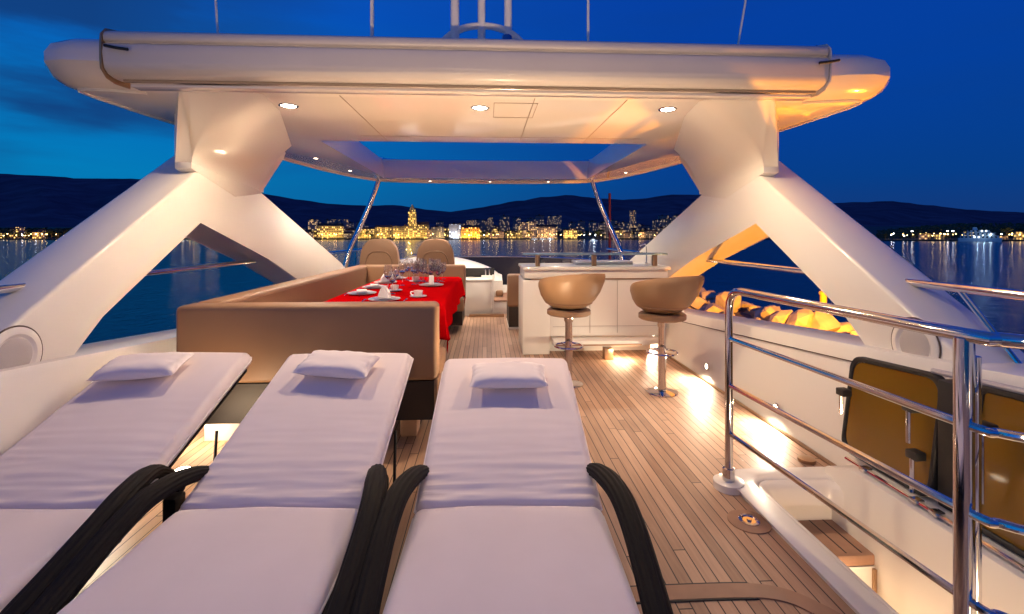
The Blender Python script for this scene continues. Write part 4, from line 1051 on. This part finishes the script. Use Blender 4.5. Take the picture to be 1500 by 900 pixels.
# stools
def stool(loc,rz,label):
    t=thing('bar_stool',loc,label,'bar stool','bar stools at the bar counter',rz)
    link('base_plate',lathe([(.135,0),(.135,.006),(.12,.012),(.05,.018)],32),CHROME,t)
    link('column',lathe([(.034,.022),(.034,.58),(.045,.60),(.045,.66)],20),CHROME,t)
    bm=bmesh.new(); P=[(.13*math.cos(a)+.0,.13*math.sin(a),.36) for a in [2*PI*k/28 for k in range(29)]]; sweep(bm,P,.009,8,cap=False)
    box(bm,-.12,.12,-.008,.008,.353,.367); link('foot_ring',bm,CHROME,t)
    sb=link('seat_base',lathe([(.19,.655),(.205,.665),(.205,.70),(.19,.712)],32,(0.0,0,0)),LEAD,t)
    # shell: wraps round the back (towards +x local), low at the front
    bm=bmesh.new(); n=56; rings=[]
    for i in range(n):
        a=2*PI*i/n; c=(1+math.cos(a))/2; h=.16+.20*(c**.5 if c>0 else 0)
        rr_=[]
        prof=[(.0,0),(.25,.02),(.55,.08),(.8,.28),(.92,.5),(1.0,.8),(1.0,.93),(.97,1.0),(.93,1.0),(.90,.93),(.87,.75),(.82,.5),(.74,.40)]
        for u,v in prof:
            if u==0: continue
            lean=.055*c*v
            r=.285*u+.015*c*v+lean*.6
            zz=.705+h*v
            rr_.append(bm.verts.new((r*math.cos(a)+.035*v*h/.33,r*math.sin(a)*1.0,zz)))
        rings.append(rr_)
    m_=len(rings[0])
    for i in range(n):
        a,b=rings[i],rings[(i+1)%n]
        for k in range(m_-1): bm.faces.new((a[k],b[k],b[k+1],a[k+1]))
    bm.faces.new([r[0] for r in rings][::-1])
    sh=link('shell',bm,LEAD,t,ang=60)
    link('seat_cushion',lathe([(.20,.755),(.222,.77),(.215,.795),(.17,.81),(.05,.813)],36),LEAD,sh)
    return t
stool((1.56,4.18,0),-1.15,'tan leather bar stool on the right beside the right bulwark')
stool((.77,4.46,0),-1.2,'tan leather bar stool on the left, nearer the aisle')
# ---------------------------------------------------------------- forward: helm
def helm_seat(x,label):
    t=thing('helm_chair',(x,8.5,0),label,'helm chair','tan helm chairs')
    bm=bmesh.new(); n=22
    outl=[]
    for k in range(n+1):
        a=PI*k/n; outl.append((.335*math.copysign(abs(math.cos(a))**.62,math.cos(a)),.62+.72*math.sin(a)**.55))
    outl=[(.37,.55)]+outl+[(-.37,.55)]
    bm=prism(outl,-.09,.09,'y',r=.04,seg=3); br=link('backrest',bm,LEA,t,ang=45)
    P=[Vector((q[0]*.72,-.094,.55+(q[1]-.55)*.72)) for q in outl[1:-1]]; link('piping',sweep(bmesh.new(),P,.009,6),LEAP,br)
    link('seat',nb(-.34,.34,.1,.6,.48,.62,.04),LEA,t); link('pedestal',lathe([(.2,0),(.12,.1),(.12,.47)],20,(0,.3,0)),GEL,t)
helm_seat(-1.92+.05,'tan helm seat back on the left above the sofa'); helm_seat(-.90,'tan helm seat back on the right above the sofa')
def console():
    t=thing('helm_console',(-.7,9.2,0),'white swept helm console with dark instrument panel ahead of the helm seats','helm console')
    # swept cowl: section lofted along x, peak left of centre, falling to the right
    bm=bmesh.new(); rows=[]
    for i in range(31):
        u=i/30; x=-1.75+2.05*u
        pk=1.0-.10*((u-.35)/.35)**2 if u<.9 else 1.0-.10*(.55/.35)**2-(u-.9)*1.6
        pk=max(pk,.62)
        r_=[(9.0,.0),(8.98,.55),(9.05,pk-.28),(9.25,pk-.10),(9.5,pk),(9.75,pk-.02),(9.95,pk-.35),(10.0,0)]
        bul=.25*math.sin(min(1,max(0,u))*PI)
        rows.append([bm.verts.new((x,y-bul*(1 if y<9.5 else -.3),z)) for y,z in r_])
    for a,b in zip(rows,rows[1:]):
        for k in range(len(a)-1): bm.faces.new((a[k],a[k+1],b[k+1],b[k]))
    bm.faces.new(rows[0][::-1]); bm.faces.new(rows[-1]); link('cowl',W(bm,t),GEL,t,ang=40)
    link('instrument_panel',xf(W(nb(-.45,.14,8.80,8.83,.60,.80,.01),t),Matrix.Identity(4)),BLACK,t)
    for i,x in enumerate((-.02,.05)): link('throttle_lever',W(tube([(x,8.76,.66),(x,8.72,.78)],.014,8),t),CHROME,t)
    link('lever_base',W(nb(-.10,.12,8.70,8.79,.60,.67,.01),t),CHINA,t)
    bm=bmesh.new(); P=[(.19*math.cos(a)-1.3,8.62+.06*math.sin(a),.86+.18*math.sin(a)) for a in [2*PI*k/28 for k in range(29)]]; sweep(bm,P,.014,8,cap=False); sweep(bm,[(-1.49,8.62,.86),(-1.11,8.62,.86)],.01,6); sweep(bm,[(-1.3,8.62,.86),(-1.3,8.85,.8)],.02,8); link('steering_wheel',W(bm,t),CHROME,t)
    return t
console()
t=thing('side_cabinet',(-.15,8.35,0),'low white cabinet beside the aisle forward of the sofa','cabinet')
link('body',W(nb(-.40,.09,8.3,8.75,.0,.60,.02),t),GEL,t); link('top',W(nb(-.42,.11,8.28,8.77,.602,.64,.012),t),GEL,t); link('upright',W(nb(.095,.125,8.26,8.30,0,.72,.004),t),GEL,t); link('step_trim',W(nb(-.3,.3,8.18,8.27,.0,.05,.004),t),BRONZE,t)
t=thing('step',(.25,8.6,0),'teak topped step leading forward between console and companion seat','step')
link('riser',W(nb(.13,.45,8.5,9.6,0,.22,.004),t),GEL,t); link('tread',W(nb(.13,.45,8.48,9.6,.222,.25,.004),t),TEAKB,t)
t=thing('companion_seat',(1.1,7.4,0),'tan companion sofa back showing left of the bar counter','sofa')
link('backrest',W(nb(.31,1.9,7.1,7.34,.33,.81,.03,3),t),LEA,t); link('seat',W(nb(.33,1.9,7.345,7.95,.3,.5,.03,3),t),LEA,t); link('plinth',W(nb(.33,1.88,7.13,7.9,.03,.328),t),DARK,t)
link('base',W(nb(.32,1.9,7.11,7.92,0,.028),t),GEL,t)
t=thing('helm_bolster',(.2,8.1,0),'small brown cushion roll beside the aisle by the helm','cushion')
link('cushion',W(nb(.17,.31,8.9,9.1,.26,.37,.03,3),t),LEA,t)
# windscreen
def windscreen():
    t=thing('windscreen',(0,10.2,0),'low smoked windscreen with slim chrome top rail across the foredeck','windscreen')
    def arc(r=0):
        out=[]
        for k in range(33):
            u=-1+2*k/32; out.append((2.12*u,10.55-1.5*abs(u)**2.6))
        return out
    bm=bmesh.new(); A_=arc(); lo=[bm.verts.new((x,y,.30)) for x,y in A_]; hi=[bm.verts.new((x*.97,y-.12,.92)) for x,y in A_]; lo2=[bm.verts.new((x,y+.015,.30)) for x,y in A_]; hi2=[bm.verts.new((x*.97,y-.105,.92)) for x,y in A_]
    for k in range(len(A_)-1):
        bm.faces.new((lo[k],lo[k+1],hi[k+1],hi[k])); bm.faces.new((lo2[k],hi2[k],hi2[k+1],lo2[k+1])); bm.faces.new((hi[k],hi[k+1],hi2[k+1],hi2[k]))
    link('pane',W(bm,t),SMOKE,t,ang=60)
    link('top_rail',W(sweep(bmesh.new(),[(x*.97,y-.11,.935) for x,y in A_],.014,8),t),CHROME,t)
    link('base',W(sweep(bmesh.new(),[(x,y,.16) for x,y in A_],.16,10),t),GEL,t)
windscreen()
t=thing('jackstaff',(2.95,12.6,-.2),'dark red staff rising above the bow right of centre','staff')
t.location=bear(893,12.5,-.2)
link('pole',tube([(0,0,0),(0,0,2.7)],.035,8),mat('dark_red_paint',(.10,.012,.015),.5),t); link('foot',lathe([(.09,0),(.09,.05),(.04,.08)],12),CHROME,t)
t=thing('foredeck',(0,14,-.3),'white foredeck beyond the windscreen','foredeck')
link('surface',W(prism([(-2.6,11.2),(2.6,11.2),(2.45,14),(1.6,18),(0,21),(-1.6,18),(-2.45,14)],SEA-.3,-.2,'z',r=.03),t),GEL,t)
# ---------------------------------------------------------------- added fill lamps, low on deck and behind the camera
def aim(src,dst):
    return (Vector(dst)-Vector(src)).to_track_quat('-Z','Y').to_euler()
def fill_uplight(x,y,z,target,power,label,ang=95,size=.05):  # lamps added to brighten the ceiling and hardtop edge from below
    t=thing('fill_uplight',(x,y,z),label,'fill_uplight','added fill lamps low around the deck')
    link('housing',lathe([(.05,-.05),(.055,0),(.045,.012)],18),CHROME,t); link('lens',lathe([(.04,.013),(.02,.016)],16),LAMPS,t)
    light('light','SPOT',(0,0,.03),power,WARM,size,parent=t,rot=aim((x,y,z+.03),target),spot=math.radians(ang),blend=.9)
for x_,n in((-1.9,'far left'),(-.65,'left of centre'),(.65,'right of centre'),(1.9,'far right')):
    fill_uplight(x_,-1.15,.25,(x_*.75,3.1,3.15),230,f'added fill lamp {n} in the row behind the loungers',ang=42)
for s_ in(-1,1):
    n=('left','right')[s_>0]
    fill_uplight(s_*2.05,6.75,.40,(s_*.1,4.3,2.45),420,f'added fill lamp on the {n} bulwark below the sunroof',ang=75,size=.12)
fill_uplight(.25,3.36,.03,(.1,3.6,2.4),210,'added fill lamp by the aisle corner of the sofa',ang=125,size=.08)
fill_uplight(-1.72,2.80,.06,(-1.3,3.9,2.4),28,'added fill lamp behind the head of the left lounger',ang=120,size=.08)
t=thing('aft_fill_lamp',(0,-1.9,0),'added warm fill light on a post behind the loungers','fill lamp')  # unseen lamp, added as soft warm fill for the aft-facing surfaces
link('post',W(tube([(0,-1.9,0),(0,-1.9,2.2)],.03,10),t),CHROME,t)
link('lamp_head',W(lathe([(.05,-.02),(.16,0),(.16,.05),(.05,.1)],16,(0,-1.9,2.2),axis='y'),t),LAMPS,t)
light('aft_fill','AREA',(0,.13,2.2),20,WARM,.3,parent=t,rot=(math.radians(60),0,0))
# ---------------------------------------------------------------- render settings
vs=sc.view_settings; vs.view_transform='Standard'; vs.look='None'; vs.gamma=1; vs.exposure=0; vs.use_curve_mapping=False
cy=sc.cycles; cy.use_denoising=True; cy.max_bounces=12; cy.diffuse_bounces=5; cy.glossy_bounces=4; cy.transmission_bounces=12; cy.sample_clamp_indirect=6; cy.sample_clamp_direct=0; cy.caustics_reflective=False; cy.caustics_refractive=False; cy.blur_glossy=.5
sc.render.use_persistent_data=False
